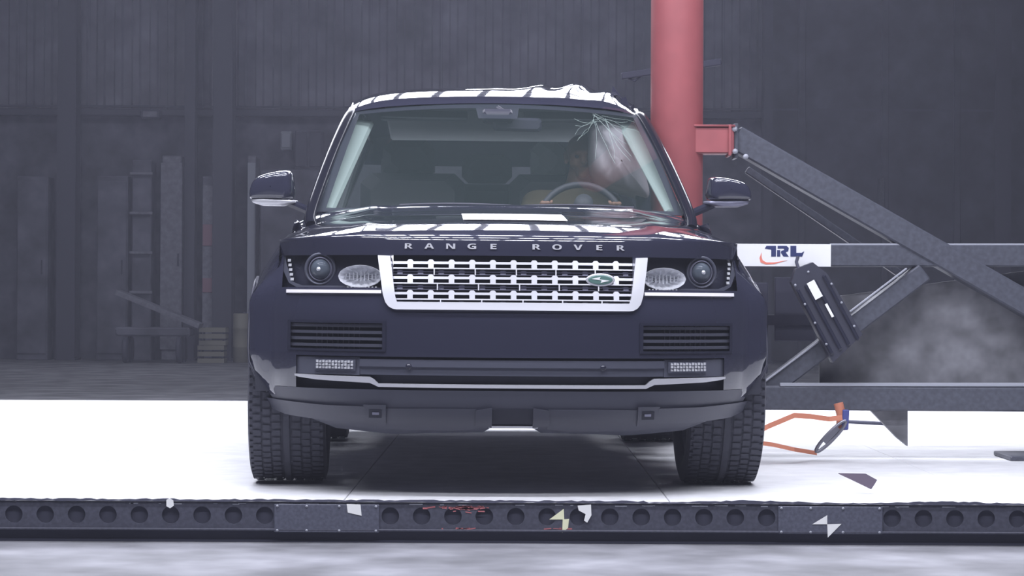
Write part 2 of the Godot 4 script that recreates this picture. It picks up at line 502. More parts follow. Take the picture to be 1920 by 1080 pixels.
# ---------------------------------------------------------------- the deck and its beam
func build_deck() -> void:
	var o := thing("test_deck", "white deck of large flat plates under the car", "deck", Vector3(0, 0, 0))
	var xs := [-4.2, -3.0, -1.8, -0.605, 0.575, 1.78, 2.98, 4.2]
	var zs := [0.03, -2.63, -5.4, -8.5]
	for i in 7:
		for j in 3:
			var g := Geo.new()
			var w: float = xs[i + 1] - xs[i] - 0.003
			var d: float = zs[j] - zs[j + 1] - 0.008
			g.box(Vector3(0, -0.005, 0), Vector3(w, 0.010, d), Basis.IDENTITY, 0.002)
			var p := obj("deck_plate", g, M.deck, o)
			p.position = Vector3((xs[i] + xs[i + 1]) / 2, 0, (zs[j] + zs[j + 1]) / 2)
	var g2: Geo
	for z in [-0.6, -2.63, -4.0, -5.4, -7.0, -8.4]:
		g2 = Geo.new()
		g2.box(Vector3(0, -0.083, z), Vector3(8.3, 0.145, 0.12))
		obj("joist", g2, M.rail, o)
	# front beam: channel with a row of round holes
	var b := thing("deck_beam", "long dark steel beam with round holes along the deck front", "beam", Vector3(0, 0, 0))
	var zf_ := 0.030
	var yt := -0.0108
	var yb := W(960, 993, zf_).y
	var pitch := 58.8 * 8.97 / F
	var x0 := W(320, 960, zf_).x
	var hr := 16.5 * 8.97 / F
	g2 = Geo.new()
	var yc := (yt + yb) / 2
	for k in range(-18, 41):
		var cx := x0 + k * pitch
		var n := 24
		var rows := [PackedVector3Array(), PackedVector3Array(), PackedVector3Array()]
		for i in n + 1:
			var a := TAU * (i % n) / n
			var d := Vector2(cos(a), sin(a))
			var hx := pitch / 2
			var hy := (yt - yb) / 2
			var t: float = min(hx / max(absf(d.x), 1e-5), hy / max(absf(d.y), 1e-5))
			if i % 3 == 0 and i % 6 != 0: 
				var q := Vector2(signf(d.x) * hx, signf(d.y) * hy)
				rows[0].append(Vector3(cx + q.x, yc + q.y, zf_))
			else: rows[0].append(Vector3(cx + d.x * t, yc + d.y * t, zf_))
			rows[1].append(Vector3(cx + d.x * hr, yc + d.y * hr, zf_))
			rows[2].append(Vector3(cx + d.x * hr, yc + d.y * hr, zf_ - 0.01))
		g2.grid(rows)
	obj("web", g2, M.beam, b)
	g2 = Geo.new()
	g2.box(Vector3(0, yt - 0.003, zf_ - 0.035), Vector3(6.6, 0.005, 0.065), Basis.IDENTITY, 0.002)
	obj("top_flange", g2, M.beam_plate, b)
	g2 = Geo.new()
	g2.box(Vector3(0, yb - 0.004, zf_ - 0.03), Vector3(6.6, 0.008, 0.08), Basis.IDENTITY, 0.002)
	obj("bottom_flange", g2, M.beam, b)
	g2 = Geo.new()
	g2.box(Vector3(0, yc, zf_ - 0.022), Vector3(6.6, yt - yb - 0.012, 0.008))
	obj("back_web", g2, M.hole, b)
	g2 = Geo.new()
	g2.box(Vector3(0, (yb - 0.008 + FLOOR_Y) / 2, zf_ - 0.045), Vector3(6.6, yb - 0.008 - FLOOR_Y, 0.05))
	obj("rail_foot", g2, M.rail, b)
	# ragged dark edging strip between plates and beam
	var rng := RandomNumberGenerator.new()
	rng.seed = 5
	g2 = Geo.new()
	var up := PackedVector3Array()
	var dn := PackedVector3Array()
	var up2 := PackedVector3Array()
	for i in 331:
		var x := -3.3 + 0.02 * i
		var top := 0.001 + rng.randf_range(-0.003, 0.002) + (0.004 * sin(x * 9.0) if x > 0.5 else 0.0)
		up.append(Vector3(x, top, zf_ + 0.006))
		dn.append(Vector3(x, yt + 0.004 + rng.randf_range(-0.002, 0.002), zf_ + 0.008))
		up2.append(Vector3(x, top, zf_ + 0.001))
	g2.grid([dn, up, up2])
	obj("edging_strip", g2, M.rail, b)
	# bolted cover plates
	for q in [[514, 946, 711, 998], [1459, 950, 1655, 1001]]:
		var a := W(q[0], q[3], zf_ + 0.006)
		var c := W(q[2], q[1], zf_ + 0.006)
		g2 = Geo.new()
		g2.box(Vector3((a.x + c.x) / 2, (a.y + c.y) / 2, zf_ + 0.005), Vector3(c.x - a.x, c.y - a.y, 0.009), Basis.IDENTITY, 0.002)
		var pl := obj("cover_plate", g2, M.beam_plate, b)
		g2 = Geo.new()
		g2.sm = 1
		for bx in [0.03, 0.31, 0.62, 0.97]:
			for by in [0.07, 0.93]:
				g2.lathe([Vector2(0.005, 0.0), Vector2(0.005, 0.003), Vector2(0.0005, 0.004)], Transform3D(Basis(Vector3.RIGHT, PI / 2), Vector3(lerpf(a.x, c.x, bx), lerpf(a.y, c.y, by), zf_ + 0.0095)), 10)
		obj("bolt", g2, M.frame_edge, pl)
	# bare and red paint marks along the beam's flanges
	g2 = Geo.new()
	for i in 34:
		var x := rng.randf_range(-1.5, 1.6)
		g2.box(Vector3(x, yt - 0.003 - rng.randf() * 0.004, zf_ + 0.0008), Vector3(rng.randf_range(0.008, 0.05), rng.randf_range(0.002, 0.004), 0.001))
	var mk := obj("scrapes", g2, M.frame_edge, b)
	mk.set_meta("kind", "stuff")
	g2 = Geo.new()
	for i in 60:
		var q := Vector2(rng.randfn(868, 26), 950.5 + absf(rng.randfn(0, 3.5)) * (1.0 if i % 3 > 0 else 0.4)) if i < 46 else Vector2(rng.randfn(855 if i < 54 else 1050, 14), 991.5)
		g2.box(W(q.x, q.y, zf_ + 0.001), Vector3(rng.randf_range(3, 16) * 0.00193, rng.randf_range(1.0, 4.0) * 0.00193, 0.001), Basis(Vector3.BACK, rng.randf_range(-0.25, 0.25)))
	mk = obj("red_scuff", g2, M.red_paint, b)
	mk.set_meta("kind", "stuff")
	# stickers
	sticker("target_sticker", "yellow-white bow-tie target sticker in the middle of the beam", "sticker", [[[1030, 974], [1057, 954], [1058, 974]], [[1055, 974], [1067, 973], [1065, 990], [1054, 999]]], M.yellow_white, zf_ + 0.001)
	sticker("target_sticker", "white bow-tie target sticker on the cover plate at right", "sticker", [[[1523, 983], [1551, 966], [1551, 983]], [[1551, 983], [1578, 982], [1552, 1008]]], M.white, zf_ + 0.0105)
	sticker("paper_tag", "white comma-shaped paper tag hanging on the beam", "tag", [[[1083, 948], [1108, 946], [1109, 966], [1101, 980], [1095, 976], [1098, 964], [1085, 957]]], M.white, zf_ + 0.0095)
	sticker("paper_tag", "white square paper tag on the left cover plate", "tag", [[[650, 945], [676, 946], [678, 967], [652, 961]]], M.white, zf_ + 0.0105)
	sticker("paper_tag", "small white round tag at the left end of the beam", "tag", [[[312, 937], [318, 934], [325, 938], [326, 948], [319, 953], [312, 949]]], M.white, zf_ + 0.0095)

func sticker(called: String, label: String, cat: String, polys: Array, m: Material, z: float) -> void:
	var g := Geo.new()
	var c := W(polys[0][0][0], polys[0][0][1], z)
	for poly in polys:
		var p := PackedVector2Array()
		for q in poly:
			var w := W(q[0], q[1], z)
			p.append(Vector2(w.x - c.x, w.y - c.y))
		g.prism(p, Transform3D.IDENTITY, 0.001, 0.0)
	var o := obj(called, g, m)
	o.position = c
	tag(o, label, cat)

# ---------------------------------------------------------------- pole and its rig
const POLE_Z := -2.5
func build_rig() -> void:
	var px := W(1269, 200, POLE_Z).x
	var o := thing("impact_pole", "thick red steel pole standing against the car's side", "pole", Vector3(px, 0, POLE_Z))
	var g := Geo.new()
	g.sm = 1
	g.lathe([Vector2(0.118, 0.245), Vector2(0.122, 0.25), Vector2(0.122, 3.2), Vector2(0.118, 3.21)], Transform3D.IDENTITY, 48)
	g.sm = -1
	g.lathe([Vector2(0.118, 3.21), Vector2(0.001, 3.21)], Transform3D.IDENTITY, 48)
	obj("shaft", g, M.pole, o)
	g = Geo.new()
	g.box(Vector3(0.115, 0.285, -0.02), Vector3(0.33, 0.09, 0.16), Basis.IDENTITY, 0.004)
	obj("foot_bracket", g, M.frame, o)
	g = Geo.new()
	var a := W(1300, 289, POLE_Z + 0.02)
	var c := W(1366, 240, POLE_Z + 0.02)
	g.box(Vector3((a.x + c.x) / 2 - px, (a.y + c.y) / 2, 0.02), Vector3(c.x - a.x + 0.04, c.y - a.y, 0.14), Basis.IDENTITY, 0.006)
	obj("bracket", g, M.pole, o)
	g = Geo.new()
	g.box(Vector3(c.x - px, (a.y + c.y) / 2, 0.02), Vector3(0.014, c.y - a.y + 0.022, 0.17), Basis.IDENTITY, 0.003)
	g.box(Vector3((a.x + c.x) / 2 - px + 0.01, c.y + 0.005, 0.02), Vector3(c.x - a.x + 0.03, 0.01, 0.16), Basis.IDENTITY, 0.003)
	obj("flange", g, M.pole, o)
	# support frame
	var fz := POLE_Z - 0.02
	var s := thing("support_frame", "dark steel frame of diagonal and level beams holding the red pole", "frame", Vector3(W(1640, 700, fz).x, 0, fz))
	var at := s.position
	g = Geo.new()
	var p0 := W(1377, 266, fz)
	g.box(p0 - at, Vector3(0.02, 0.16, 0.18), Basis.IDENTITY, 0.003)
	obj("end_plate", g, M.frame, s)
	for q in [[1377, 242], [1378, 284], [1398, 294]]:
		g = Geo.new(); g.sm = 1
		g.lathe([Vector2(0.013, 0.0), Vector2(0.013, 0.012), Vector2(0.001, 0.014)], Transform3D(Basis(Vector3.RIGHT, PI / 2), W(q[0], q[1], fz + 0.1) - at), 8)
		obj("bolt", g, M.frame_edge, s)
	g = Geo.new()
	g.bar(W(1375, 258, fz) - at, W(1990, 608, fz) - at, 0.14, 0.115, Vector3.BACK, 0.008)
	obj("diagonal_beam", g, M.frame, s)
	g = Geo.new()
	g.bar(W(1400, 318, fz - 0.3) - at, W(1800, 590, fz - 0.3) - at, 0.05, 0.035, Vector3.BACK, 0.004)
	obj("thin_brace", g, M.frame, s)
	g = Geo.new()
	g.bar(W(1340, 479, fz) - at, W(1990, 479, fz) - at, 0.12, 0.105, Vector3.BACK, 0.006)
	obj("sign_beam", g, M.frame, s)
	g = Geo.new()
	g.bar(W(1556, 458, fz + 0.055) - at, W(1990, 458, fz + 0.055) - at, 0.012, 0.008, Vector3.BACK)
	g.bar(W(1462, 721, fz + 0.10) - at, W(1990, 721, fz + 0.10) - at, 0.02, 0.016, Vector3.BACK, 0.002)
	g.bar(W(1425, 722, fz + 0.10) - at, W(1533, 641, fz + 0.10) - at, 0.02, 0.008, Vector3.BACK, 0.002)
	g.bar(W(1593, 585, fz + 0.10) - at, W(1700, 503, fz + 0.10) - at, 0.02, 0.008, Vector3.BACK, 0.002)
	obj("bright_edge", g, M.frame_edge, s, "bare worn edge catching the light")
	g = Geo.new()
	g.bar(W(1385, 744, fz) - at, W(1990, 748, fz) - at, 0.22, 0.112, Vector3.BACK, 0.008)
	obj("lower_beam", g, M.frame, s)
	g = Geo.new()
	g.bar(W(1410, 752, fz + 0.02) - at, W(1730, 510, fz + 0.02) - at, 0.14, 0.085, Vector3.BACK, 0.006)
	obj("lower_brace", g, M.frame, s)
	g = Geo.new()
	g.box(W(1422, 721, fz + 0.12) - at, Vector3(0.035, 0.02, 0.03), Basis.IDENTITY, 0.003)
	obj("corner_lug", g, M.white, s)
	g = Geo.new()
	var pp := PackedVector2Array()
	for q in [[1536, 560], [1980, 500], [1980, 722], [1536, 722]]:
		var w := W(q[0], q[1], fz - 0.12) - at
		pp.append(Vector2(w.x, w.y))
	g.prism(pp, Transform3D(Basis.IDENTITY, Vector3(0, 0, -0.12)), 0.01, -0.01)
	obj("back_sheet", g, M.sheet, s)
	g = Geo.new()
	for q in [[1375, 530, 1440, 700], [1452, 520, 1530, 640]]:
		var w0 := W(q[0], q[3], fz - 0.5) - at
		var w1 := W(q[2], q[1], fz - 0.5) - at
		g.box(Vector3((w0.x + w1.x) / 2, (w0.y + w1.y) / 2, -0.5), Vector3(w1.x - w0.x, w1.y - w0.y, 0.02), Basis.IDENTITY, 0.004)
	g.bar(W(1380, 600, fz - 0.5) - at, W(1980, 600, fz - 0.5) - at, 0.05, 0.05, Vector3.BACK)
	obj("rear_panels", g, M.rail, s)
	g = Geo.new()
	pp = PackedVector2Array()
	for q in [[1632, 770], [1700, 770], [1700, 836], [1680, 820]]:
		var w := W(q[0], q[1], fz) - at
		pp.append(Vector2(w.x, w.y))
	g.prism(pp, Transform3D.IDENTITY, 0.03, -0.03)
	obj("gusset", g, M.sheet, s)
	# feet of the frame on the deck, right of the view
	g = Geo.new()
	var fx := W(1960, 700, fz).x
	g.box(Vector3(fx - at.x, 1.1, 0), Vector3(0.14, 2.18, 0.14), Basis.IDENTITY, 0.01)
	g.box(Vector3(fx - at.x, 0.012, 0), Vector3(0.4, 0.022, 0.4), Basis.IDENTITY, 0.004)
	g.box(Vector3(fx - at.x, 0.35, -0.5), Vector3(0.1, 0.1, 1.0), Basis.IDENTITY, 0.01)
	obj("post", g, M.frame, s)
	# sign on the beam
	var sz := fz + 0.0625
	var s0 := W(1340, 499, sz)
	var s1 := W(1558, 458, sz)
	var sg := thing("sign_board", "white sign with dark blue letters and a red curve on the level beam", "sign", Vector3((s0.x + s1.x) / 2, (s0.y + s1.y) / 2, sz))
	g = Geo.new()
	g.box(Vector3(0, 0, 0), Vector3(s1.x - s0.x, s1.y - s0.y, 0.006), Basis(Vector3.BACK, -0.002), 0.001)
	obj("board", g, M.sign, sg)
	var letters := [
		[[1434, 466], [1437, 461], [1455, 461], [1455, 481], [1446, 481], [1446, 468]],
		[[1458, 461], [1475, 461], [1479, 465], [1478, 471], [1473, 473], [1479, 481], [1469, 481], [1464, 474], [1465, 470], [1470, 469], [1470, 466], [1458, 466]],
		[[1482, 461], [1493, 461], [1493, 474], [1503, 474], [1508, 471], [1504, 481], [1482, 481]],
		[[1457, 469], [1463, 469], [1463, 481], [1457, 481]]]
	for l in letters:
		g = Geo.new()
		pp = PackedVector2Array()
		for q in l:
			var w := W(q[0], q[1], sz + 0.004) - sg.position
			pp.append(Vector2(w.x, w.y))
		g.prism(pp, Transform3D.IDENTITY, 0.0045, 0.003)
		obj("letter", g, M.navy, sg)
	g = Geo.new()
	pp = PackedVector2Array()
	for q in [[1428, 473], [1424, 484], [1426, 492], [1436, 496], [1452, 495], [1476, 488], [1452, 492], [1437, 492], [1430, 488], [1428, 482]]:
		var w := W(q[0], q[1], sz + 0.004) - sg.position
		pp.append(Vector2(w.x, w.y))
	g.prism(pp, Transform3D.IDENTITY, 0.0045, 0.003)
	obj("swoosh", g, M.swoosh, sg)
	# black ribbed module hanging from the beam
	var mz := fz + 0.16
	var mc := W(1548, 582, mz)
	var md := thing("hanging_module", "black ribbed box with rivets and white strips hanging askew from the beam", "box", mc)
	var ax := (W(1590, 662, mz) - W(1503, 500, mz)).normalized()    # along its length, downwards
	var ay := Vector3.BACK.cross(ax).normalized()                  # to the right
	var mb := Basis(ay, -ax, Vector3.BACK)
	md.basis = mb
	g = Geo.new()
	var k := 11.3 / F
	g.prism(PackedVector2Array([Vector2(-36, -92) * k, Vector2(38, -72) * k, Vector2(34, 60) * k, Vector2(20, 92) * k, Vector2(-14, 96) * k, Vector2(-33, 78) * k]), Transform3D.IDENTITY, 0.035, -0.06)
	obj("case", g, M.black, md)
	for x in [-30, -12, 6, 26]:
		g = Geo.new()
		g.box(Vector3(x * k, -8 * k, 0.04), Vector3(0.016, 0.34, 0.02), Basis.IDENTITY, 0.004)
		obj("rib", g, M.gloss_black, md)
	for q in [[-30, 70], [-31, 30], [-31, -10], [-31, -55], [31, 40], [31, 0], [31, -50], [4, 80]]:
		g = Geo.new(); g.sm = 1
		g.lathe([Vector2(0.006, 0.0), Vector2(0.005, 0.004), Vector2(0.0005, 0.005)], Transform3D(Basis(Vector3.RIGHT, PI / 2), Vector3(q[0] * k, q[1] * k, 0.052 if absf(q[0]) > 8 else 0.036)), 8)
		obj("rivet", g, M.frame_edge, md)
	g = Geo.new()
	g.box(Vector3(-2 * k, 45 * k, 0.052), Vector3(0.038, 0.085, 0.003))
	obj("label_strip", g, M.white, md, "broad white strip")
	g = Geo.new()
	g.box(Vector3(4 * k, -2 * k, 0.052), Vector3(0.012, 0.068, 0.003))
	obj("label_strip", g, M.white, md, "narrow white strip")
	g = Geo.new(); g.sm = 1
	g.tube([Vector3(-8 * k, 92 * k, 0), Vector3(-4 * k, 106 * k, -0.03), Vector3(4 * k, 112 * k, -0.06)], 0.008, 8)
	obj("hanger_strap", g, M.rail, md)
	# boom behind the pole
	o = thing("camera_boom", "thin dark boom reaching out behind the red pole", "boom", W(1260, 128, POLE_Z - 1.0))
	g = Geo.new()
	g.bar(W(1165, 143, POLE_Z - 1.0) - o.position, W(1352, 116, POLE_Z - 1.0) - o.position, 0.04, 0.035, Vector3.BACK, 0.005)
	obj("arm", g, M.rail, o)
	g = Geo.new(); g.sm = 1
	g.tube([W(1168, 142, POLE_Z - 1.0) - o.position, W(1190, 152, POLE_Z - 1.0) - o.position, W(1215, 132, POLE_Z - 1.0) - o.position], 0.006, 6)
	obj("cable", g, M.rail, o)
	g = Geo.new()
	g.box(W(1262, 128, POLE_Z - 1.0) - o.position + Vector3(0, 0, 0.44), Vector3(0.05, 0.05, 0.86))
	obj("clamp", g, M.rail, o)
	# straps and ratchet on the deck
	strap("orange strap running from the tyre towards the ratchet", [[1400, 822, -1.6], [1440, 800, -1.7], [1490, 779, -1.9], [1520, 781, -2.0], [1556, 786, -2.1], [1580, 783, -2.15]], 0.022)
	strap("orange strap lying on the white deck beside the right tyre", [[1412, 829, -1.9], [1450, 834, -2.0], [1490, 843, -2.05], [1532, 850, -2.3]], 0.018)
	var rz := POLE_Z + 0.25
	o = thing("ratchet_strap", "red and blue ratchet with a long grey hook below the lower beam", "ratchet", W(1578, 780, rz))
	var rp := o.position
	g = Geo.new(); g.sm = 1
	g.tube([W(1572, 756, rz) - rp, W(1578, 780, rz) - rp, W(1576, 806, rz) - rp], 0.022, 10)
	obj("strap_wrap", g, M.orange, o)
	g = Geo.new()
	g.bar(W(1586, 768, rz + 0.02) - rp, W(1584, 806, rz + 0.02) - rp, 0.03, 0.024, Vector3.RIGHT, 0.004)
	obj("ratchet_body", g, M.blue, o)
	g = Geo.new(); g.sm = 1
	var loop := []
	for i in 21:
		var t := TAU * i / 20
		var e := Vector2(cos(t) * 40.0, sin(t) * 7.0).rotated(-0.80)
		loop.append(W(1558 + e.x, 818 + e.y, rz + 0.03) - rp)
	g.tube(loop, 0.008, 8)
	obj("hook", g, M.steel, o)
	g = Geo.new()
	g.bar(W(1546, 830, rz + 0.03) - rp, W(1572, 802, rz + 0.03) - rp, 0.012, 0.02, Vector3.BACK)
	obj("hook_tongue", g, M.steel, o)
	# cables on the deck beyond
	g = Geo.new(); g.sm = 1
	var base := W(1620, 792, -5.5)
	g.tube([W(1585, 789, -5.6) - base, W(1620, 791, -5.5) - base, W(1660, 793, -5.4) - base], 0.012, 6)
	o = obj("deck_cable", g, M.rail)
	o.position = Vector3(base.x, 0.013, base.z)
	tag(o, "short dark cable lying on the deck behind the ratchet", "cable")
	# broken-off dark piece on the deck
	var dz := -0.35
	base = W(1618, 921, dz)
	g = Geo.new()
	pp = PackedVector2Array()
	for q in [[1573, 889], [1624, 890], [1645, 902], [1641, 909], [1634, 919], [1606, 905]]:
		var w := W(q[0], q[1], dz)
		pp.append(Vector2(w.x - base.x, w.y))
	g.prism(pp, Transform3D(Basis(Vector3.RIGHT, -0.25), Vector3.ZERO), 0.006, -0.006)
	o = obj("broken_panel", g, M.debris)
	o.position = Vector3(base.x, 0.004, dz)
	tag(o, "dark broken body fragment tipped up on the deck at right", "debris")

func strap(label: String, pts: Array, w: float) -> void:
	var c := W(pts[1][0], pts[1][1], pts[1][2])
	var g := Geo.new()
	var rows := []
	for q in pts:
		var p := W(q[0], q[1], q[2])
		p.y = max(p.y, w * 0.6)
		rows.append(PackedVector3Array([p - c + Vector3(0, -w * 0.5, 0), p - c + Vector3(0, w * 0.5, -0.02), p - c + Vector3(0, w * 0.5, -0.024), p - c + Vector3(0, -w * 0.5, -0.004)]))
	g.grid(rows, true)
	g.cap(rows[0], true); g.cap(rows[-1], false)
	var o := obj("orange_strap", g, M.orange)
	o.position = c
	tag(o, label, "strap")

# ---------------------------------------------------------------- the car
const A := 0.9
const N := 2.6
func pl(t: Array, x: float) -> float:                             # piecewise linear through (x, y) pairs
	if x <= t[0][0]: return t[0][1]
	for i in t.size() - 1:
		if x <= t[i + 1][0]:
			return lerpf(t[i][1], t[i + 1][1], (x - t[i][0]) / (t[i + 1][0] - t[i][0]))
	return t[-1][1]
var S_T := [[0.20, 0.90], [0.27, 0.94], [0.33, 0.965], [0.36, 0.978], [0.40, 0.994], [0.43, 1.0], [0.55, 1.004], [0.70, 1.006], [0.75, 1.002], [0.79, 0.988], [0.83, 0.968], [0.88, 0.936], [0.92, 0.911], [0.96, 0.890], [1.0, 0.875], [1.06, 0.858]]
var G_T := [[0.20, -0.16], [0.245, -0.10], [0.28, -0.05], [0.324, -0.025], [0.38, -0.008], [0.44, -0.003], [0.50, -0.001], [0.54, 0.0], [0.67, 0.0], [0.70, -0.008], [0.885, -0.055], [0.95, -0.07]]
func S(y: float) -> float: return pl(S_T, y)
func G(y: float) -> float: return pl(G_T, y)
func plan(r: float) -> float: return -A * (1.0 - pow(max(1.0 - pow(min(absf(r), 1.0), N), 0.0), 1.0 / N))
func zf(x: float, y: float) -> float: return G(y) + plan(x / S(y))
func side_x(z: float, y: float) -> float:
	var t := clampf((G(y) - z) / A, 0.0, 1.0)
	var x := S(y) * pow(1.0 - pow(1.0 - t, N), 1.0 / N)
	# the flare in front of the wheel
	var w := smoothstep(0.36, 0.46, -z) * (1.0 - smoothstep(0.70, 0.86, y)) * smoothstep(0.34, 0.50, y)
	return lerpf(x, maxf(x, 0.985 * S(y)), w)
func dent(p: Vector3) -> Vector3:                                # what the pole has pushed in
	if p.x > 0.0: p.x = min(p.x, 0.715 + pow(absf(p.z + 2.47), 1.3) * 0.6)
	return p

# a closed strip on the curved front, between two height curves
func band(g: Geo, x0: float, x1: float, n: int, top: Array, bot: Array, o0: float, o1: float, rows_ := 3) -> void:
	var fr := []
	for j in rows_ + 1:
		var row := PackedVector3Array()
		for i in n + 1:
			var x := lerpf(x0, x1, float(i) / n)
			var y := lerpf(pl(bot, x), pl(top, x), float(j) / rows_)
			row.append(Vector3(x, y, zf(x, y) + o1))
		fr.append(row)
	g.sm = 1
	g.grid(fr)
	g.sm = -1
	var bk := []
	for e in [0, rows_]:
		var row := PackedVector3Array()
		for p in fr[e]: row.append(p + Vector3(0, 0, o0 - o1))
		bk.append(row)
	g.grid([bk[0], fr[0]])
	g.grid([fr[rows_], bk[1]])
	for e in [0, n]:
		var l := PackedVector3Array()
		var r := PackedVector3Array()
		for j in rows_ + 1:
			l.append(fr[j][e])
			r.append(fr[j][e] + Vector3(0, 0, o0 - o1))
		if e == 0: g.grid([r, l])
		else: g.grid([l, r])

func mx(t: Array, s: int) -> Array:                              # mirror a height table for the other side
	if s > 0: return t
	var r := []
	for i in range(t.size() - 1, -1, -1): r.append([-t[i][0], t[i][1]])
	return r
func sband(g: Geo, s: int, x0: float, x1: float, n: int, top: Array, bot: Array, o0: float, o1: float, rows_ := 3) -> void:
	if s > 0: band(g, x0, x1, n, top, bot, o0, o1, rows_)
	else: band(g, -x1, -x0, n, mx(top, s), mx(bot, s), o0, o1, rows_)

# hood surface: u across (-1..1), t along the centre profile
var HOOD := [[-0.055, 0.885, 0.0], [-0.059, 0.915, 0.0], [-0.064, 0.940, 0.03], [-0.070, 0.953, 0.1], [-0.080, 0.962, 0.2], [-0.10, 0.971, 0.35], [-0.14, 0.984, 0.55], [-0.20, 0.998, 0.75], [-0.35, 1.022, 0.9], [-0.60, 1.047, 1.0], [-0.80, 1.062, 1.0], [-1.0, 1.074, 1.0], [-1.18, 1.084, 1.0], [-1.30, 1.103, 1.0], [-1.37, 1.122, 1.0], [-1.40, 1.123, 1.0]]
func hood(u: float, t: float) -> Vector3:
	var i: int = min(int(t), HOOD.size() - 2)
	var f := t - i
	var z: float = lerpf(HOOD[i][0], HOOD[i + 1][0], f)
	var y: float = lerpf(HOOD[i][1], HOOD[i + 1][1], f)
	var m: float = lerpf(HOOD[i][2], HOOD[i + 1][2], f)
	var x := u * 0.88
	var k := lerpf(1.0, 0.62, clampf(t / (HOOD.size() - 1), 0, 1))
	z += plan(x / S(0.885)) * k
	y -= m * (0.02 * u * u + 0.058 * pow(absf(u), 6.0))
	# two soft lengthwise creases of the bonnet
	y += 0.006 * m * exp(-pow((absf(u) - 0.62) / 0.05, 2.0))
	return Vector3(x, y, z)

func side_panel(g: Geo, s: int, z0: float, z1: float, nz: int, ybot: Callable, ytop: Callable, rows_ := 14, xtop := 0.0) -> void:
	var rs := []
	for j in rows_ + 1:
		var row := PackedVector3Array()
		var t := float(j) / rows_
		for i in nz + 1:
			var z := lerpf(z0, z1, float(i) / nz)
			var y := lerpf(ybot.call(z), ytop.call(z), t)
			var x := side_x(z, y)
			if z < -4.3: x *= 1.0 - 0.09 * pow((-z - 4.3) / 0.6, 2.0)
			if xtop > 0.0: x = lerpf(x, xtop, smoothstep(0.8, 1.0, t))
			row.append(dent(Vector3(x * s, y, z)))
		rs.append(row)
	g.sm = 1
	g.grid(rs)

func arch(z: float, zc: float, low: float) -> float:
	var d := absf(z - zc)
	return 0.37 + sqrt(0.43 * 0.43 - d * d) if d < 0.43 else low

func text_mesh(txt: String, size: float, depth: float) -> TextMesh:
	var t := TextMesh.new()
	var f := SystemFont.new()
	f.font_names = PackedStringArray(["Droid Sans"])
	f.font_weight = 700
	t.font = f
	t.text = txt
	t.font_size = 64
	t.pixel_size = size / 64.0
	t.depth = depth
	return t

func build_car() -> void:
	var car := thing("car", "black luxury off-road car seen from the front, crushed against the red pole", "car", Vector3(0.004, 0.0035, 0))
	car.rotation = Vector3(0, 0.037, deg_to_rad(-0.22))
	build_nose(car)
	build_grille(car)
	for s in [-1, 1]: build_headlamp(car, s)
	build_bumper(car)
	build_body(car)
	build_cabin(car)
	for s in [-1, 1]:
		build_mirror(car, s)
	for q in [[-1, -0.87], [1, -0.87], [-1, -3.79], [1, -3.79]]: build_wheel(car, q[0], q[1])
	build_dummy(car.transform)
	# driver's curtain airbag, a creased cushion hanging inside the side window
	var g := Geo.new()
	g.sm = 1
	var n := FastNoiseLite.new()
	n.seed = 4; n.frequency = 6.0
	var key := [Vector2(0.450, 1.535), Vector2(0.437, 1.45), Vector2(0.444, 1.335), Vector2(0.49, 1.272), Vector2(0.55, 1.245), Vector2(0.67, 1.208), Vector2(0.705, 1.205), Vector2(0.70, 1.27), Vector2(0.64, 1.41), Vector2(0.565, 1.535)]
	var ring := []
	for i in key.size():
		for k in 6:
			ring.append(key[i].cubic_interpolate(key[(i + 1) % key.size()], key[i - 1], key[(i + 2) % key.size()], k / 6.0))
	var mid := Vector2(0.57, 1.36)
	var rows := []
	for e in [[0.03, -0.60], [0.6, -0.58], [0.95, -0.45], [1.0, -0.2], [1.0, 0.0], [0.97, 0.03], [0.9, 0.06], [0.8, 0.08], [0.65, 0.095], [0.5, 0.105], [0.35, 0.11], [0.2, 0.113], [0.03, 0.115]]:
		var row := PackedVector3Array()
		for q in ring:
			var p: Vector2 = mid + (q - mid) * e[0]
			var fold := n.get_noise_2d(p.x * 1.6 + p.y * 0.5, p.y * 0.35) * 0.05 + 0.012 * sin((p.x * 1.5 + p.y * 0.6) * 55.0)
			row.append(Vector3(p.x, p.y, -2.36 + e[1] + (fold * sqrt(1.0 - e[0]) if e[1] > 0 else 0.0)))
		rows.append(row)
	rows.reverse()
	g.grid(rows, true)
	obj("curtain_airbag", g, M.airbag, car)

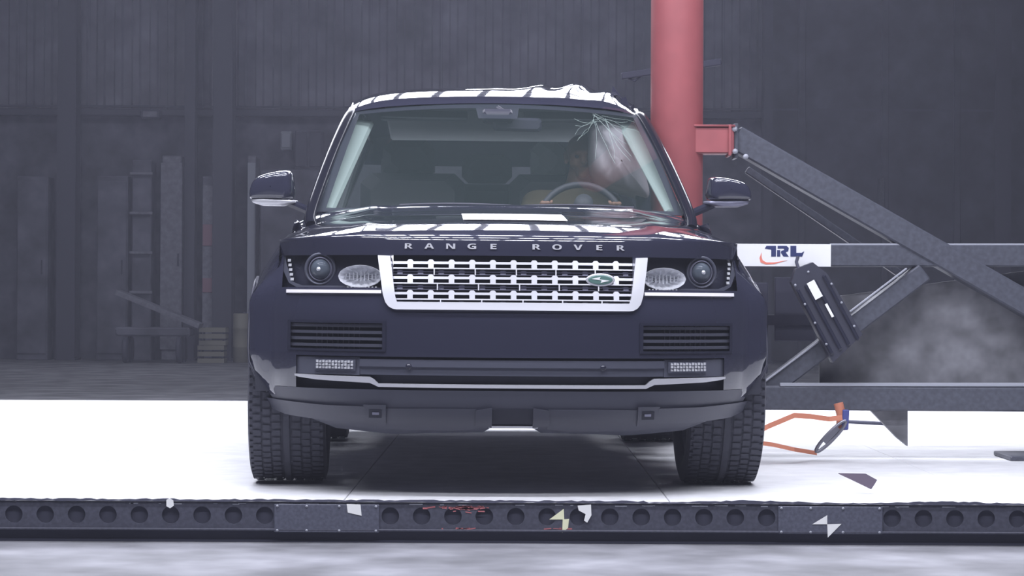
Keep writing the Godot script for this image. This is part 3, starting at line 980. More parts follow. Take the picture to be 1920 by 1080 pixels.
func build_nose(car: Node3D) -> void:
	var ys := [0.36, 0.39, 0.45, 0.513, 0.535, 0.585, 0.638, 0.67, 0.70, 0.735, 0.765, 0.80, 0.84, 0.885]
	var xs := [0.0, 0.1, 0.2, 0.3, 0.38, 0.44, 0.47, 0.52, 0.57, 0.62, 0.67, 0.72, 0.76, 0.80, 0.83, 0.86]
	var g := Geo.new()
	g.sm = 1
	for s in [-1, 1]:
		var rows := []
		for y in ys:
			var row := PackedVector3Array()
			for x in xs: row.append(Vector3(s * x, y, zf(x, y)))
			var z0 := zf(0.86, y)
			for i in range(1, 9):
				var z := lerpf(z0, -0.45, pow(i / 8.0, 1.0)) if z0 > -0.45 else z0 - i * 0.002
				row.append(Vector3(s * side_x(z, y), y, z))
			rows.append(row)
		for j in ys.size() - 1:
			for i in rows[0].size() - 1:
				var yc: float = (ys[j] + ys[j + 1]) / 2
				var xc: float = (xs[i] + xs[i + 1]) / 2 if i < xs.size() - 1 else 0.9
				if xc < 0.44 and yc > 0.70: continue
				if xc > 0.47 and xc < 0.86 and yc > 0.765: continue
				if xc > 0.47 and xc < 0.83 and yc > 0.535 and yc < 0.638: continue
				if xc < 0.80 and yc > 0.39 and yc < 0.513: continue
				if xc < 0.86 and yc < 0.39: continue
				if s > 0: g.quad(rows[j][i], rows[j][i + 1], rows[j + 1][i + 1], rows[j + 1][i])
				else: g.quad(rows[j][i + 1], rows[j][i], rows[j + 1][i], rows[j + 1][i + 1])
	obj("bumper_cover", g, M.paint, car)
	# bonnet
	g = Geo.new()
	g.sm = 1
	var hr := []
	for j in HOOD.size() * 2 - 1:
		var row := PackedVector3Array()
		for i in 81: row.append(hood((i - 40) / 40.0, j / 2.0))
		hr.append(row)
	g.grid(hr)
	var lip := PackedVector3Array()
	for p in hr[0]: lip.append(p + Vector3(0, 0.0, -0.03))
	g.sm = -1
	g.grid([lip, hr[0]])
	var hd := obj("bonnet", g, M.paint, car)
	# white marker stuck on the bonnet
	g = Geo.new()
	g.sm = 1
	var r1 := []
	for j in 5:
		var row := PackedVector3Array()
		for i in 9: row.append(hood(lerpf(-0.205, 0.245, i / 8.0), lerpf(8.05, 9.85, j / 4.0)) + Vector3(0, 0.0035, 0))
		r1.append(row)
	g.grid(r1)
	obj("white_marker", g, M.white, hd, "white rectangular marker stuck on the bonnet")
	# bonnet letters
	var i := 0
	for ch in "RANGE ROVER":
		if ch != " ":
			var px := lerpf(765.0, 1162.0, i / 10.0)
			var x := (px - 962.0) / 510.0
			var m := MeshInstance3D.new()
			m.name = "letter"
			m.mesh = text_mesh(ch, 0.027, 0.006)
			m.material_override = M.silver
			m.position = Vector3(x, 0.918, plan(x / S(0.885)) - 0.0575)
			m.rotation.y = atan(-(plan((x + 0.01) / 0.93) - plan((x - 0.01) / 0.93)) / 0.02) * 0.9
			m.rotation.x = -0.14
			m.scale = Vector3(2.0, 1.0, 1.0)
			hd.add_child(m, true)
		i += 1

func build_grille(car: Node3D) -> void:
	var g := Geo.new()
	band(g, -0.455, 0.455, 24, [[-1, 0.885], [1, 0.885]], [[-1, 0.70], [1, 0.70]], -0.10, -0.07)
	obj("grille_backing", g, M.rubber_dark, car)
	# chrome surround
	g = Geo.new()
	var top := [[0.425, 0.714], [0.432, 0.735], [0.452, 0.882], [0.50, 0.884]]
	var bot := [[0.425, 0.686], [0.44, 0.688], [0.455, 0.696], [0.468, 0.712], [0.478, 0.745], [0.484, 0.79], [0.492, 0.84], [0.497, 0.878]]
	for s in [-1, 1]: sband(g, s, 0.425, 0.497, 24, top, bot, -0.06, 0.016, 6)
	band(g, -0.426, 0.426, 30, [[-0.426, 0.714], [0.426, 0.714]], [[-0.426, 0.686], [0.426, 0.686]], -0.06, 0.016, 4)
	obj("grille_surround", g, M.silver, car, "broad satin silver surround")
	# three bright slotted bars and the dimmer ones between
	for r in 3:
		var yt: float = [0.867, 0.812, 0.755][r]
		var yb: float = [0.835, 0.780, 0.722][r]
		var hw: float = [0.449, 0.443, 0.437][r]
		g = Geo.new()
		slotted(g, hw, yt, yb, 0.0755, 0.0, 0.0, -0.03)
		obj("grille_bar", g, M.silver, car)
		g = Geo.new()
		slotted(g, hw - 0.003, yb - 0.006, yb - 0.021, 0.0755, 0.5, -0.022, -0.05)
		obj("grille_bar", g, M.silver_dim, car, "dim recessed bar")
		g = Geo.new()
		var kx := [-0.29, -0.14, 0.01, 0.155, 0.30]
		for x in kx:
			x += r * 0.012
			band(g, x - 0.002, x + 0.002, 1, [[-1, yb]], [[-1, yb - 0.022]], -0.05, 0.0, 1)
		obj("grille_link", g, M.silver, car)
	# oval emblem
	var e := Transform3D(Basis(Vector3.UP, 0.08), Vector3(0.318, 0.800, zf(0.318, 0.80) + 0.006))
	g = Geo.new()
	var ov := []
	for i in 32: ov.append(Vector2(cos(TAU * i / 32) * 0.054, sin(TAU * i / 32) * 0.024))
	g.sm = 1
	g.pillow(ov, e, 0.005, 0.01)
	var em := obj("emblem", g, M.silver, car)
	g = Geo.new(); g.sm = 1
	ov = []
	for i in 32: ov.append(Vector2(cos(TAU * i / 32) * 0.046, sin(TAU * i / 32) * 0.018))
	e.origin.z += 0.003
	g.pillow(ov, e, 0.005, 0.002)
	obj("emblem_face", g, M.emblem, em, "dark green oval")
	g = Geo.new()
	g.prism(PackedVector2Array([Vector2(-0.034, 0.003), Vector2(0.0, 0.011), Vector2(-0.004, 0.002), Vector2(0.034, -0.003), Vector2(0.0, -0.011), Vector2(0.004, -0.002)]), e, 0.0062, 0.003)
	obj("emblem_mark", g, M.white, em)

func slotted(g: Geo, hw: float, yt: float, yb: float, pitch: float, shift: float, o1: float, o0: float) -> void:
	var h := yt - yb
	var t := [[-1.0, yt - h * 0.16]]
	band(g, -hw, hw, 24, t, [[-1.0, yt - h * 0.44]], o0, o1, 1)
	band(g, -hw, hw, 24, [[-1.0, yb + h * 0.14]], [[-1.0, yb]], o0, o1, 1)
	var n := int(2 * hw / pitch) + 2
	for i in n:
		var x := (i - (n - 1) / 2.0 + shift) * pitch
		if absf(x) > hw - 0.012: continue
		band(g, x - 0.010, x + 0.010, 2, [[-1.0, yt - h * 0.42]], [[-1.0, yb + h * 0.12]], o0, o1, 1)
		band(g, x - 0.013, x + 0.013, 4, [[x - 0.013, yt - h * 0.18], [x - 0.006, yt + h * 0.08], [x + 0.006, yt + h * 0.08], [x + 0.013, yt - h * 0.18]], [[-1.0, yt - h * 0.2]], o0, o1, 1)

func build_headlamp(car: Node3D, s: int) -> void:
	var g := Geo.new()
	# dark bowl behind the cover
	sband(g, s, 0.475, 0.862, 16, [[0, 0.889]], [[0, 0.760]], -0.10, -0.075)
	var hl := obj("headlamp", g, M.gloss_black, car)
	g = Geo.new()
	sband(g, s, 0.475, 0.862, 24, [[0, 0.889], [1, 0.889]], [[0.47, 0.762], [0.80, 0.764], [0.84, 0.785], [0.862, 0.83]], -0.004, 0.001)
	obj("cover_lens", g, M.lens, hl, "clear curved cover")
	# silver lower and outer trim line inside the lamp
	g = Geo.new()
	sband(g, s, 0.60, 0.86, 20, [[0.60, 0.771], [0.78, 0.771], [0.82, 0.785], [0.84, 0.83], [0.86, 0.888]], [[0.60, 0.763], [0.80, 0.763], [0.835, 0.782], [0.86, 0.83]], -0.03, -0.012)
	obj("inner_trim", g, M.satin, hl)
	g = Geo.new()
	for i in 5: 
		var y := 0.79 + i * 0.018
		sband(g, s, 0.815 + i * 0.004, 0.828 + i * 0.004, 2, [[0, y + 0.010]], [[0, y]], -0.03, -0.010)
	obj("side_reflector", g, M.crystal, hl)
	# bright strip under the lamp
	g = Geo.new()
	sband(g, s, 0.483, 0.842, 24, [[0, 0.756], [1, 0.756]], [[0, 0.744], [1, 0.744]], -0.01, 0.012)
	obj("light_strip", g, M.strip, hl, "white strip below the lamp")
	# projector
	var c := Vector3(s * 0.711, 0.833, zf(0.711, 0.833) - 0.055)
	var out := Basis(Vector3.UP, s * 0.28) * Basis(Vector3.RIGHT, PI / 2)
	var t := Transform3D(out, c)
	g = Geo.new(); g.sm = 1
	g.lathe([Vector2(0.060, 0.0), Vector2(0.062, 0.014), Vector2(0.057, 0.020), Vector2(0.052, 0.014), Vector2(0.050, 0.0)], t, 40)
	obj("lamp_ring", g, M.satin, hl)
	g = Geo.new(); g.sm = 1
	g.lathe([Vector2(0.050, 0.0), Vector2(0.044, 0.016), Vector2(0.041, 0.016), Vector2(0.040, 0.006)], t, 40)
	obj("lamp_ring", g, M.silver_dim, hl)
	g = Geo.new(); g.sm = 1
	g.lathe([Vector2(0.040, 0.004), Vector2(0.036, 0.016), Vector2(0.027, 0.026), Vector2(0.014, 0.032), Vector2(0.0005, 0.034)], t, 32)
	obj("projector_lens", g, M.bulb_glass, hl)
	g = Geo.new(); g.sm = 1
	g.lathe([Vector2(0.008, 0.034), Vector2(0.0005, 0.040)], t, 12)
	obj("lamp_core", g, M.crystal, hl)
	# oval main-beam reflector with facets
	c = Vector3(s * 0.558, 0.806, zf(0.558, 0.806) - 0.045)
	var ob := Basis(Vector3.UP, s * 0.13)
	g = Geo.new()
	var rows := []
	for e in [[1.0, 0.03], [0.98, 0.036], [0.9, 0.02], [0.65, -0.005], [0.35, -0.018], [0.02, -0.02]]:
		var row := PackedVector3Array()
		for i in 28:
			var a := -TAU * i / 28
			var wob: float = 0.007 * (1 if i % 2 == 0 else -1) * (1.0 - absf(e[0] - 0.6) * 1.6)
			row.append(c + ob * Vector3(cos(a) * 0.082 * e[0], sin(a) * 0.042 * e[0], e[1] + wob))
		rows.append(row)
	g.grid(rows, true)
	obj("beam_reflector", g, M.crystal, hl, "bright faceted oval reflector")
	g = Geo.new()
	for i in 9:
		var x := -0.056 + i * 0.014
		g.box(c + ob * Vector3(x, 0.0, 0.010), Vector3(0.004, 0.036 - 0.004 * absf(i - 4.0), 0.010), ob, 0.0015)
	obj("reflector_facet", g, M.crystal, hl)
	# teeth below the oval
	g = Geo.new()
	for i in 9:
		var x := 0.50 + i * 0.013
		sband(g, s, x, x + 0.006, 1, [[0, 0.768]], [[0, 0.758]], -0.02, -0.006, 1)
	obj("fluting", g, M.crystal, hl)

func build_bumper(car: Node3D) -> void:
	var g: Geo
	for s in [-1, 1]:
		# side intakes
		g = Geo.new()
		sband(g, s, 0.46, 0.84, 12, [[0, 0.645]], [[0, 0.528]], -0.10, -0.08)
		var it := obj("side_intake", g, M.rubber_dark, car)
		for k in 4:
			g = Geo.new()
			var y := 0.552 + k * 0.024
			sband(g, s, 0.478, 0.822, 14, [[0, y + 0.006]], [[0, y - 0.005]], -0.06, -0.008, 2)
			obj("slat", g, M.plastic, it)
		g = Geo.new()
		for k in 9:
			var x := 0.56 + k * 0.02
			sband(g, s, x, x + 0.003, 1, [[0, 0.632]], [[0, 0.54]], -0.06, -0.02, 1)
		obj("fins", g, M.plastic, it)
		g = Geo.new()
		sband(g, s, 0.465, 0.478, 3, [[0, 0.642]], [[0, 0.531]], -0.06, 0.005)
		sband(g, s, 0.822, 0.834, 3, [[0, 0.642]], [[0, 0.531]], -0.06, 0.005)
		sband(g, s, 0.465, 0.834, 14, [[0, 0.642]], [[0, 0.634]], -0.06, 0.005)
		sband(g, s, 0.465, 0.834, 14, [[0, 0.539]], [[0, 0.531]], -0.06, 0.005)
		obj("intake_frame", g, M.gloss_black, it)
		# fog lamps
		g = Geo.new()
		sband(g, s, 0.575, 0.728, 10, [[0, 0.500]], [[0, 0.460]], -0.05, 0.0)
		var fog := obj("fog_lamp", g, M.satin, car)
		g = Geo.new()
		for i in 12:
			for j in 3:
				var x := 0.584 + i * 0.0118
				var y := 0.466 + j * 0.011
				sband(g, s, x, x + 0.009, 1, [[x, y + 0.009], [x + 0.009, y + (0.006 if (i + j) % 2 == 0 else 0.009)]], [[0, y]], -0.005, 0.003 + 0.003 * ((i * 7 + j * 5) % 3), 1)
		obj("fog_facets", g, M.crystal, fog, "bright faceted lens")
	# lower grille panel and its satin bar
	g = Geo.new()
	band(g, -0.81, 0.81, 40, [[-1, 0.52]], [[-1, 0.385]], -0.10, -0.055)
	obj("lower_grille", g, M.rubber_dark, car)
	g = Geo.new()
	band(g, -0.56, 0.56, 40, [[-1, 0.503]], [[-1, 0.476]], -0.06, -0.006)
	band(g, -0.56, 0.56, 40, [[-1, 0.476]], [[-1, 0.446]], -0.06, -0.016)
	for s in [-1, 1]: sband(g, s, 0.56, 0.80, 16, [[0, 0.508]], [[0, 0.444]], -0.06, -0.012)
	obj("lower_bar", g, M.satin, car)
	for x in [-0.38, 0.33]:
		g = Geo.new()
		g.sm = 1
		g.lathe([Vector2(0.011, 0.0), Vector2(0.011, 0.004), Vector2(0.0005, 0.005)], Transform3D(Basis(Vector3.RIGHT, PI / 2), Vector3(x, 0.478, zf(x, 0.478) - 0.006)), 12)
		obj("parking_sensor", g, M.gloss_black, car)
	# silver trim line, stepped up at its ends
	g = Geo.new()
	band(g, -0.49, 0.49, 40, [[-1, 0.414]], [[-1, 0.402]], -0.05, 0.012)
	for s in [-1, 1]:
		sband(g, s, 0.49, 0.805, 20, [[0.49, 0.414], [0.515, 0.438], [0.72, 0.441], [0.805, 0.443]], [[0.49, 0.402], [0.52, 0.416], [0.72, 0.424], [0.79, 0.432], [0.805, 0.436]], -0.05, 0.012)
	obj("silver_trim", g, M.silver, car, "stepped satin silver line")
	# valance of grey plastic
	g = Geo.new()
	g.sm = 1
	var rows := []
	for j in 7:
		var row := PackedVector3Array()
		for i in 61:
			var q := (i - 30) / 30.0
			var yb := pl([[0.0, 0.258], [0.09, 0.258], [0.12, 0.236], [0.40, 0.230], [0.55, 0.224], [0.80, 0.240], [0.92, 0.30], [1.0, 0.335]], absf(q))
			var y := lerpf(yb, 0.392, j / 6.0)
			var x := side_x(-0.45, y) * signf(q) * (1.0 - pow(1.0 - absf(q), 1.0)) 
			row.append(Vector3(x, y, zf(x, y) + 0.004))
		rows.append(row)
	g.grid(rows)
	var back := PackedVector3Array()
	for p in rows[0]: back.append(Vector3(p.x * 0.96, p.y + 0.01, p.z - 0.12))
	g.grid([back, rows[0]])
	var va := obj("valance", g, M.plastic, car)
	g = Geo.new()
	band(g, -0.95, -0.54, 16, [[-0.95, 0.345], [-0.7, 0.330], [-0.54, 0.328]], [[-0.95, 0.318], [-0.85, 0.285], [-0.7, 0.272], [-0.54, 0.270]], -0.02, 0.022)
	obj("corner_blade", g, M.plastic, va)
	g = Geo.new()
	band(g, 0.54, 0.95, 16, [[0.54, 0.328], [0.7, 0.330], [0.95, 0.345]], [[0.54, 0.270], [0.7, 0.272], [0.85, 0.285], [0.95, 0.318]], -0.02, 0.022)
	obj("corner_blade", g, M.plastic, va)
	for s in [-1, 1]:
		g = Geo.new()
		sband(g, s, 0.13, 0.50, 12, [[0.13, 0.325], [0.28, 0.325], [0.5, 0.322]], [[0.13, 0.250], [0.2, 0.240], [0.5, 0.244]], -0.02, 0.012)
		obj("skid_plate", g, M.plastic, va)
		g = Geo.new()
		sband(g, s, 0.462, 0.545, 4, [[0, 0.335]], [[0, 0.262]], -0.02, 0.022)
		var tb := obj("tow_cover", g, M.plastic, va)
		g = Geo.new()
		sband(g, s, 0.478, 0.525, 4, [[0, 0.317]], [[0, 0.287]], 0.0, 0.024)
		obj("tow_slot", g, M.rubber_dark, tb)
		g = Geo.new()
		sband(g, s, 0.487, 0.512, 3, [[0, 0.308]], [[0, 0.299]], 0.0, 0.028)
		obj("slot_tab", g, M.silver_dim, tb)
		g = Geo.new()
		sband(g, s, 0.075, 0.135, 4, [[0.075, 0.33], [0.135, 0.32]], [[0.075, 0.255], [0.135, 0.262]], -0.05, 0.02)
		obj("tow_bracket", g, M.plastic, va)
	g = Geo.new()
	band(g, -0.08, 0.08, 6, [[-1, 0.325]], [[-1, 0.27]], -0.02, 0.008)
	obj("tow_recess", g, M.rubber_dark, va)
	g = Geo.new()
	band(g, -0.085, 0.095, 6, [[-1, 0.262]], [[-1, 0.253]], -0.03, 0.016)
	obj("skid_edge", g, M.silver, va, "bright silver edge")

func build_body(car: Node3D) -> void:
	# hood edge as height over z, for the fender's upper border
	var edge := []
	for j in range(HOOD.size() - 1, -1, -1):
		var p := hood(1.0, j)
		edge.append([p.z, p.y])
	var top_f := func(z: float) -> float: return pl(edge, z)
	var belt := func(_z: float) -> float: return 1.05
	for s in [-1, 1]:
		var g := Geo.new()
		side_panel(g, s, -0.45, -1.30, 34, func(z): return arch(z, -0.87, 0.27), top_f, 16, 0.88)
		var fe := obj("front_fender", g, M.paint, car)
		g = Geo.new(); g.sm = 1
		var pts := []
		for i in 25:
			var a := PI * i / 24
			var z := -0.87 + cos(a) * 0.43
			var y := 0.37 + sin(a) * 0.43
			pts.append(Vector3(s * (side_x(z, y) + 0.004), y, z))
		g.tube(pts, 0.006, 6)
		obj("arch_lip", g, M.black, fe)
		# arch liner
		g = Geo.new(); g.sm = 1
		var la := PackedVector3Array()
		var lb := PackedVector3Array()
		for i in 17:
			var a := PI * i / 16
			la.append(Vector3(s * 0.58, 0.37 + sin(a) * 0.44, -0.87 + cos(a) * 0.44))
			lb.append(Vector3(s * side_x(-0.87 + cos(a) * 0.44, 0.6) * 0.985, 0.37 + sin(a) * 0.44, -0.87 + cos(a) * 0.44))
		g.grid([la, lb])
		g.cap(la, false)
		obj("arch_liner", g, M.rubber_dark, fe)
		g = Geo.new()
		side_panel(g, s, -1.305, -2.42, 30, func(_z): return 0.27, belt)
		obj("front_door", g, M.paint, car)
		g = Geo.new()
		side_panel(g, s, -2.425, -3.40, 30, func(z): return arch(z, -3.79, 0.27), belt)
		obj("rear_door", g, M.paint, car)
		g = Geo.new()
		side_panel(g, s, -3.405, -4.90, 40, func(z): return arch(z, -3.79, 0.30), belt)
		obj("rear_fender", g, M.paint, car)
		# pillars and roof rail
		g = Geo.new(); g.sm = 1
		var pil := [Vector3(s * 0.80, 1.03, -1.42), Vector3(s * 0.803, 1.10, -1.53), Vector3(s * 0.74, 1.345, -1.92), Vector3(s * 0.672, 1.548, -2.27), Vector3(s * 0.648, 1.572, -2.42), Vector3(s * 0.635, 1.60, -3.0), Vector3(s * 0.63, 1.595, -3.8), Vector3(s * 0.625, 1.54, -4.7)]
		g.tube(smooth(pil, 4), 0.022, 12, 1.1)
		obj("pillar", g, M.pillar, car, "slim black front pillar and roof rail")
		for q in [[-2.47, 0.05], [-3.40, 0.045], [-4.25, 0.06]]:
			g = Geo.new()
			g.bar(dent(Vector3(s * 0.85, 1.03, q[0])), dent(Vector3(s * 0.625, 1.575, q[0])), q[1] * 2, 0.06, Vector3.BACK, 0.012)
			obj("pillar", g, M.gloss_black, car)
		# inner trim of the front pillar, pale
		g = Geo.new()
		g.bar(Vector3(s * 0.755, 1.10, -1.64), Vector3(s * 0.60, 1.535, -2.36), 0.085, 0.03, Vector3(1, 0, -0.25), 0.012)
		obj("pillar_trim", g, M.trim_light, car, "pale fabric trim inside the front pillar")
		g = Geo.new()
		g.bar(Vector3(s * 0.74, 1.05, -2.5), Vector3(s * 0.59, 1.55, -2.52), 0.12, 0.04, Vector3.BACK, 0.012)
		obj("pillar_trim", g, M.liner, car)
		# side glass
		var panes := [[-1.55, -2.32, -2.42], [-2.53, -2.53, -3.35], [-3.45, -3.45, -4.2]]
		for k in 3:
			if s > 0 and k == 0: continue
			g = Geo.new(); g.sm = 1
			var rr := []
			for j in 7:
				var row := PackedVector3Array()
				var t := j / 6.0
				for i in 9:
					var z := lerpf(lerpf(panes[k][0], panes[k][1], t), panes[k][2], i / 8.0)
					row.append(dent(Vector3(s * lerpf(0.845, 0.655, pow(t, 1.15)), lerpf(1.04, 1.62, t), z)))
				rr.append(row)
			g.grid(rr)
			obj("side_window", g, M.glass, car)
	# windscreen
	var g := Geo.new()
	g.sm = 1
	var ws := []
	for j in 13:
		var row := PackedVector3Array()
		for i in 25: row.append(screen(lerpf(-1, 1, i / 24.0), j / 12.0))
		ws.append(row)
	g.grid(ws)
	var w := obj("windscreen", g, M.glass, car)
	g = Geo.new()
	for j in [[0.0, 0.035], [0.965, 1.0]]:
		var a := PackedVector3Array()
		var b := PackedVector3Array()
		for i in 25:
			a.append(screen(lerpf(-1, 1, i / 24.0), j[0]) + Vector3(0, -0.003, 0))
			b.append(screen(lerpf(-1, 1, i / 24.0), j[1]) + Vector3(0, -0.003, 0))
		g.grid([a, b])
	for e in [[-1.0, -0.955], [0.955, 1.0]]:
		var a := PackedVector3Array()
		var b := PackedVector3Array()
		for j in 13:
			a.append(screen(e[0], j / 12.0) + Vector3(0, -0.003, 0))
			b.append(screen(e[1], j / 12.0) + Vector3(0, -0.003, 0))
		g.grid([a, b])
	g.quad(screen(-0.13, 0.86) - Vector3(0, 0.003, 0), screen(0.13, 0.86) - Vector3(0, 0.003, 0), screen(0.15, 0.97) - Vector3(0, 0.003, 0), screen(-0.15, 0.97) - Vector3(0, 0.003, 0))
	obj("glass_border", g, M.black, w, "black printed border")
	# cracks radiating in the glass by the pole
	g = Geo.new(); g.sm = 1
	var rng := RandomNumberGenerator.new()
	rng.seed = 12
	for k in 16:
		var u := 0.70 + rng.randf_range(-0.05, 0.05)
		var t := 0.90 + rng.randf_range(-0.05, 0.05)
		var a := rng.randf_range(-2.9, 0.1)
		var line := []
		for i in 6:
			var q := screen(clampf(u, -0.95, 0.95), clampf(t, 0.03, 0.97)) + Vector3(0, 0.001, 0)
			line.append(q)
			u += cos(a) * 0.045; t += sin(a) * 0.085
			a += rng.randf_range(-0.35, 0.35)
		g.tube(line, 0.0006, 3)
	var cr := obj("cracks", g, M.trim_light, w, "pale cracks near the crushed corner")
	cr.set_meta("kind", "stuff")
	# cowl and wipers
	g = Geo.new(); g.sm = 1
	var ca := PackedVector3Array()
	var cb := PackedVector3Array()
	for i in 25:
		var u := lerpf(-1, 1, i / 24.0)
		ca.append(hood(u * 0.9, HOOD.size() - 1.0) + Vector3(0, -0.012, 0.01))
		cb.append(screen(u, 0.0) + Vector3(0, -0.02, -0.02))
	g.grid([ca, cb])
	obj("cowl", g, M.black, car)
	for e in [[-0.55, 0.05], [0.12, 0.72]]:
		g = Geo.new()
		var line := []
		for i in 9: line.append(screen(lerpf(e[0], e[1], i / 8.0), 0.02 + 0.012 * sin(i * 0.4)) + Vector3(0, 0.014, 0.012))
		g.sm = 1
		g.tube(line, 0.007, 6)
		obj("wiper", g, M.black, car)
	# roof
	g = Geo.new()
	g.sm = 1
	var prof := [[-2.20, 1.612], [-2.225, 1.630], [-2.27, 1.652], [-2.36, 1.677], [-2.50, 1.703], [-2.70, 1.725], [-3.0, 1.745], [-3.4, 1.752], [-3.9, 1.74], [-4.4, 1.70], [-4.8, 1.63]]
	var rr2 := []
	for j in prof.size() * 2 - 1:
		var f := j / 2.0
		var i0: int = min(int(f), prof.size() - 2)
		var z: float = lerpf(prof[i0][0], prof[i0 + 1][0], f - i0)
		var y: float = lerpf(prof[i0][1], prof[i0 + 1][1], f - i0)
		var row := PackedVector3Array()
		for i in 61:
			var u := (i - 30) / 30.0
			var p := Vector3(u * 0.675, y - 0.026 * u * u - 0.055 * minf(0.35 + f * 0.12, 1.0) * pow(absf(u), 8.0), z - 0.11 * u * u * (1.0 - f / 20.0))
			var e := exp(-pow((p.x - 0.40) / 0.26, 2.0) - pow((p.z + 2.78) / 0.30, 2.0))
			p.y += 0.030 * e * (1.0 + 0.4 * sin(p.x * 34.0 + p.z * 9.0)) 
			p.y -= 0.05 * exp(-pow((p.x - 0.66) / 0.06, 2.0) - pow((p.z + 2.47) / 0.14, 2.0))
			row.append(p)
		rr2.append(row)
	g.grid(rr2)
	obj("roof", g, M.paint, car)
	# crumpled edge of the roof by the pole
	g = Geo.new()
	for k in 9:
		var c := Vector3(0.56 + 0.012 * k, 1.675 - 0.011 * k + rng.randf_range(-0.015, 0.02), -2.42 - rng.randf() * 0.12)
		g.tri(c + Vector3(rng.randf_range(-0.05, 0.0), rng.randf_range(-0.02, 0.03), 0.02), c + Vector3(rng.randf_range(0.0, 0.05), rng.randf_range(-0.03, 0.0), 0.0), c + Vector3(rng.randf_range(-0.02, 0.03), rng.randf_range(0.0, 0.045), -0.06))
	obj("torn_trim", g, M.paint, car)
	# tail
	g = Geo.new(); g.sm = 1
	var tr := []
	for j in 9:
		var y := lerpf(0.30, 1.63, j / 8.0)
		var row := PackedVector3Array()
		for i in 13:
			var u := (i - 6) / 6.0
			var hw := 0.90 if y < 1.05 else lerpf(0.80, 0.64, (y - 1.05) / 0.58)
			row.append(Vector3(u * hw, y, -4.92 + (0.12 if y > 1.1 else 0.0) + 0.1 * pow(absf(u), 3.0)))
		tr.append(row)
	for j in 8:
		if j == 5 or j == 6: continue
		g.grid([tr[j], tr[j + 1]])
	obj("tailgate", g, M.paint, car)
	g = Geo.new(); g.sm = 1
	g.grid([tr[5], tr[6], tr[7]])
	obj("rear_window", g, M.glass, car)
	# underbody
	g = Geo.new()
	g.box(Vector3(0, 0.30, -2.6), Vector3(1.15, 0.06, 4.7), Basis.IDENTITY, 0.02)
	g.box(Vector3(0, 0.45, -0.8), Vector3(1.1, 0.3, 1.0), Basis.IDENTITY, 0.02)
	for s in [-1, 1]: g.box(Vector3(s * 0.66, 0.31, -2.33), Vector3(0.3, 0.08, 1.9))
	obj("underbody", g, M.underbody, car)
	for z in [-0.87, -3.79]:
		g = Geo.new(); g.sm = 1
		g.tube([Vector3(-0.80, 0.36, z), Vector3(0.80, 0.36, z)], 0.035, 10)
		obj("axle", g, M.rubber_dark, car)

func smooth(p: Array, k: int) -> Array:
	var c := Curve3D.new()
	for i in p.size():
		var d: Vector3 = (p[min(i + 1, p.size() - 1)] - p[max(i - 1, 0)]) / 6.0
		c.add_point(p[i], -d, d)
	var r := []
	for i in p.size() - 1:
		for j in k: r.append(c.sample(i, float(j) / k))
	r.append(p[-1])
	return r

func screen(u: float, t: float) -> Vector3:                       # windscreen: u across, t up
	var hw := lerpf(0.785, 0.648, t)
	var y := lerpf(1.095, 1.610, t) - lerpf(0.0, 0.032, t) * u * u
	var z := lerpf(-1.42, -2.20, t) - lerpf(0.16, 0.11, t) * u * u + 0.04 * sin(PI * t)
	return Vector3(u * hw, y, z)

func build_mirror(car: Node3D, s: int) -> void:
	var g := Geo.new()
	g.sm = 1
	var o := [Vector2(0.105, -0.022), Vector2(0.103, 0.006), Vector2(0.088, 0.034), Vector2(0.055, 0.055), Vector2(0.0, 0.068), Vector2(-0.05, 0.074), Vector2(-0.076, 0.068), Vector2(-0.085, 0.04), Vector2(-0.086, -0.03), Vector2(0.0, -0.034), Vector2(0.09, -0.034)]
	var dense := []
	for i in o.size():
		var p0: Vector2 = o[(i - 1 + o.size()) % o.size()]
		var p1: Vector2 = o[i]
		var p2: Vector2 = o[(i + 1) % o.size()]
		var p3: Vector2 = o[(i + 2) % o.size()]
		for k in 3: 
			var q := p1.cubic_interpolate(p2, p0, p3, k / 3.0)
			dense.append(Vector2(q.x * s, q.y * (1.18 if s < 0 else 0.95)))
	if s < 0: dense.reverse()
	var at := Vector3(s * 0.972, 1.187, -1.74) if s < 0 else Vector3(0.985, 1.195, -1.74)
	var b := Basis(Vector3.UP, s * 0.18)
	g.pillow(dense, Transform3D(b, at), 0.085, 0.04, Vector2(0, 0.015))
	var m := obj("mirror", g, M.paint, car, "door mirror in a black shell, left in the photo" if s < 0 else "knocked door mirror in a black shell beside the pole")
	g = Geo.new()
	g.sm = 1
	var lo := []
	for q in [Vector2(0.10, -0.034), Vector2(0.06, -0.03), Vector2(-0.05, -0.034), Vector2(-0.10, -0.036), Vector2(-0.105, -0.048), Vector2(-0.04, -0.062), Vector2(0.05, -0.060), Vector2(0.092, -0.048)]: lo.append(Vector2(q.x * s, q.y - (0.006 if s < 0 else 0.0)))
	if s < 0: lo.reverse()
	g.pillow(lo, Transform3D(b, at), 0.07, 0.03, Vector2(0, -0.045))
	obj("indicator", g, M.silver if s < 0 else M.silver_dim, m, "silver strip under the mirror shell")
	g = Geo.new()
	g.bar(at + Vector3(-s * 0.06, -0.05, -0.01), Vector3(s * 0.80, 1.09, -1.66), 0.07, 0.035, Vector3.BACK, 0.012)
	obj("stalk", g, M.gloss_black, m)
	g = Geo.new()
	g.box(at + Vector3(s * 0.01, 0.015, -0.03), Vector3(0.15, 0.08, 0.006), b, 0.002)
	obj("mirror_glass", g, M.chrome, m)

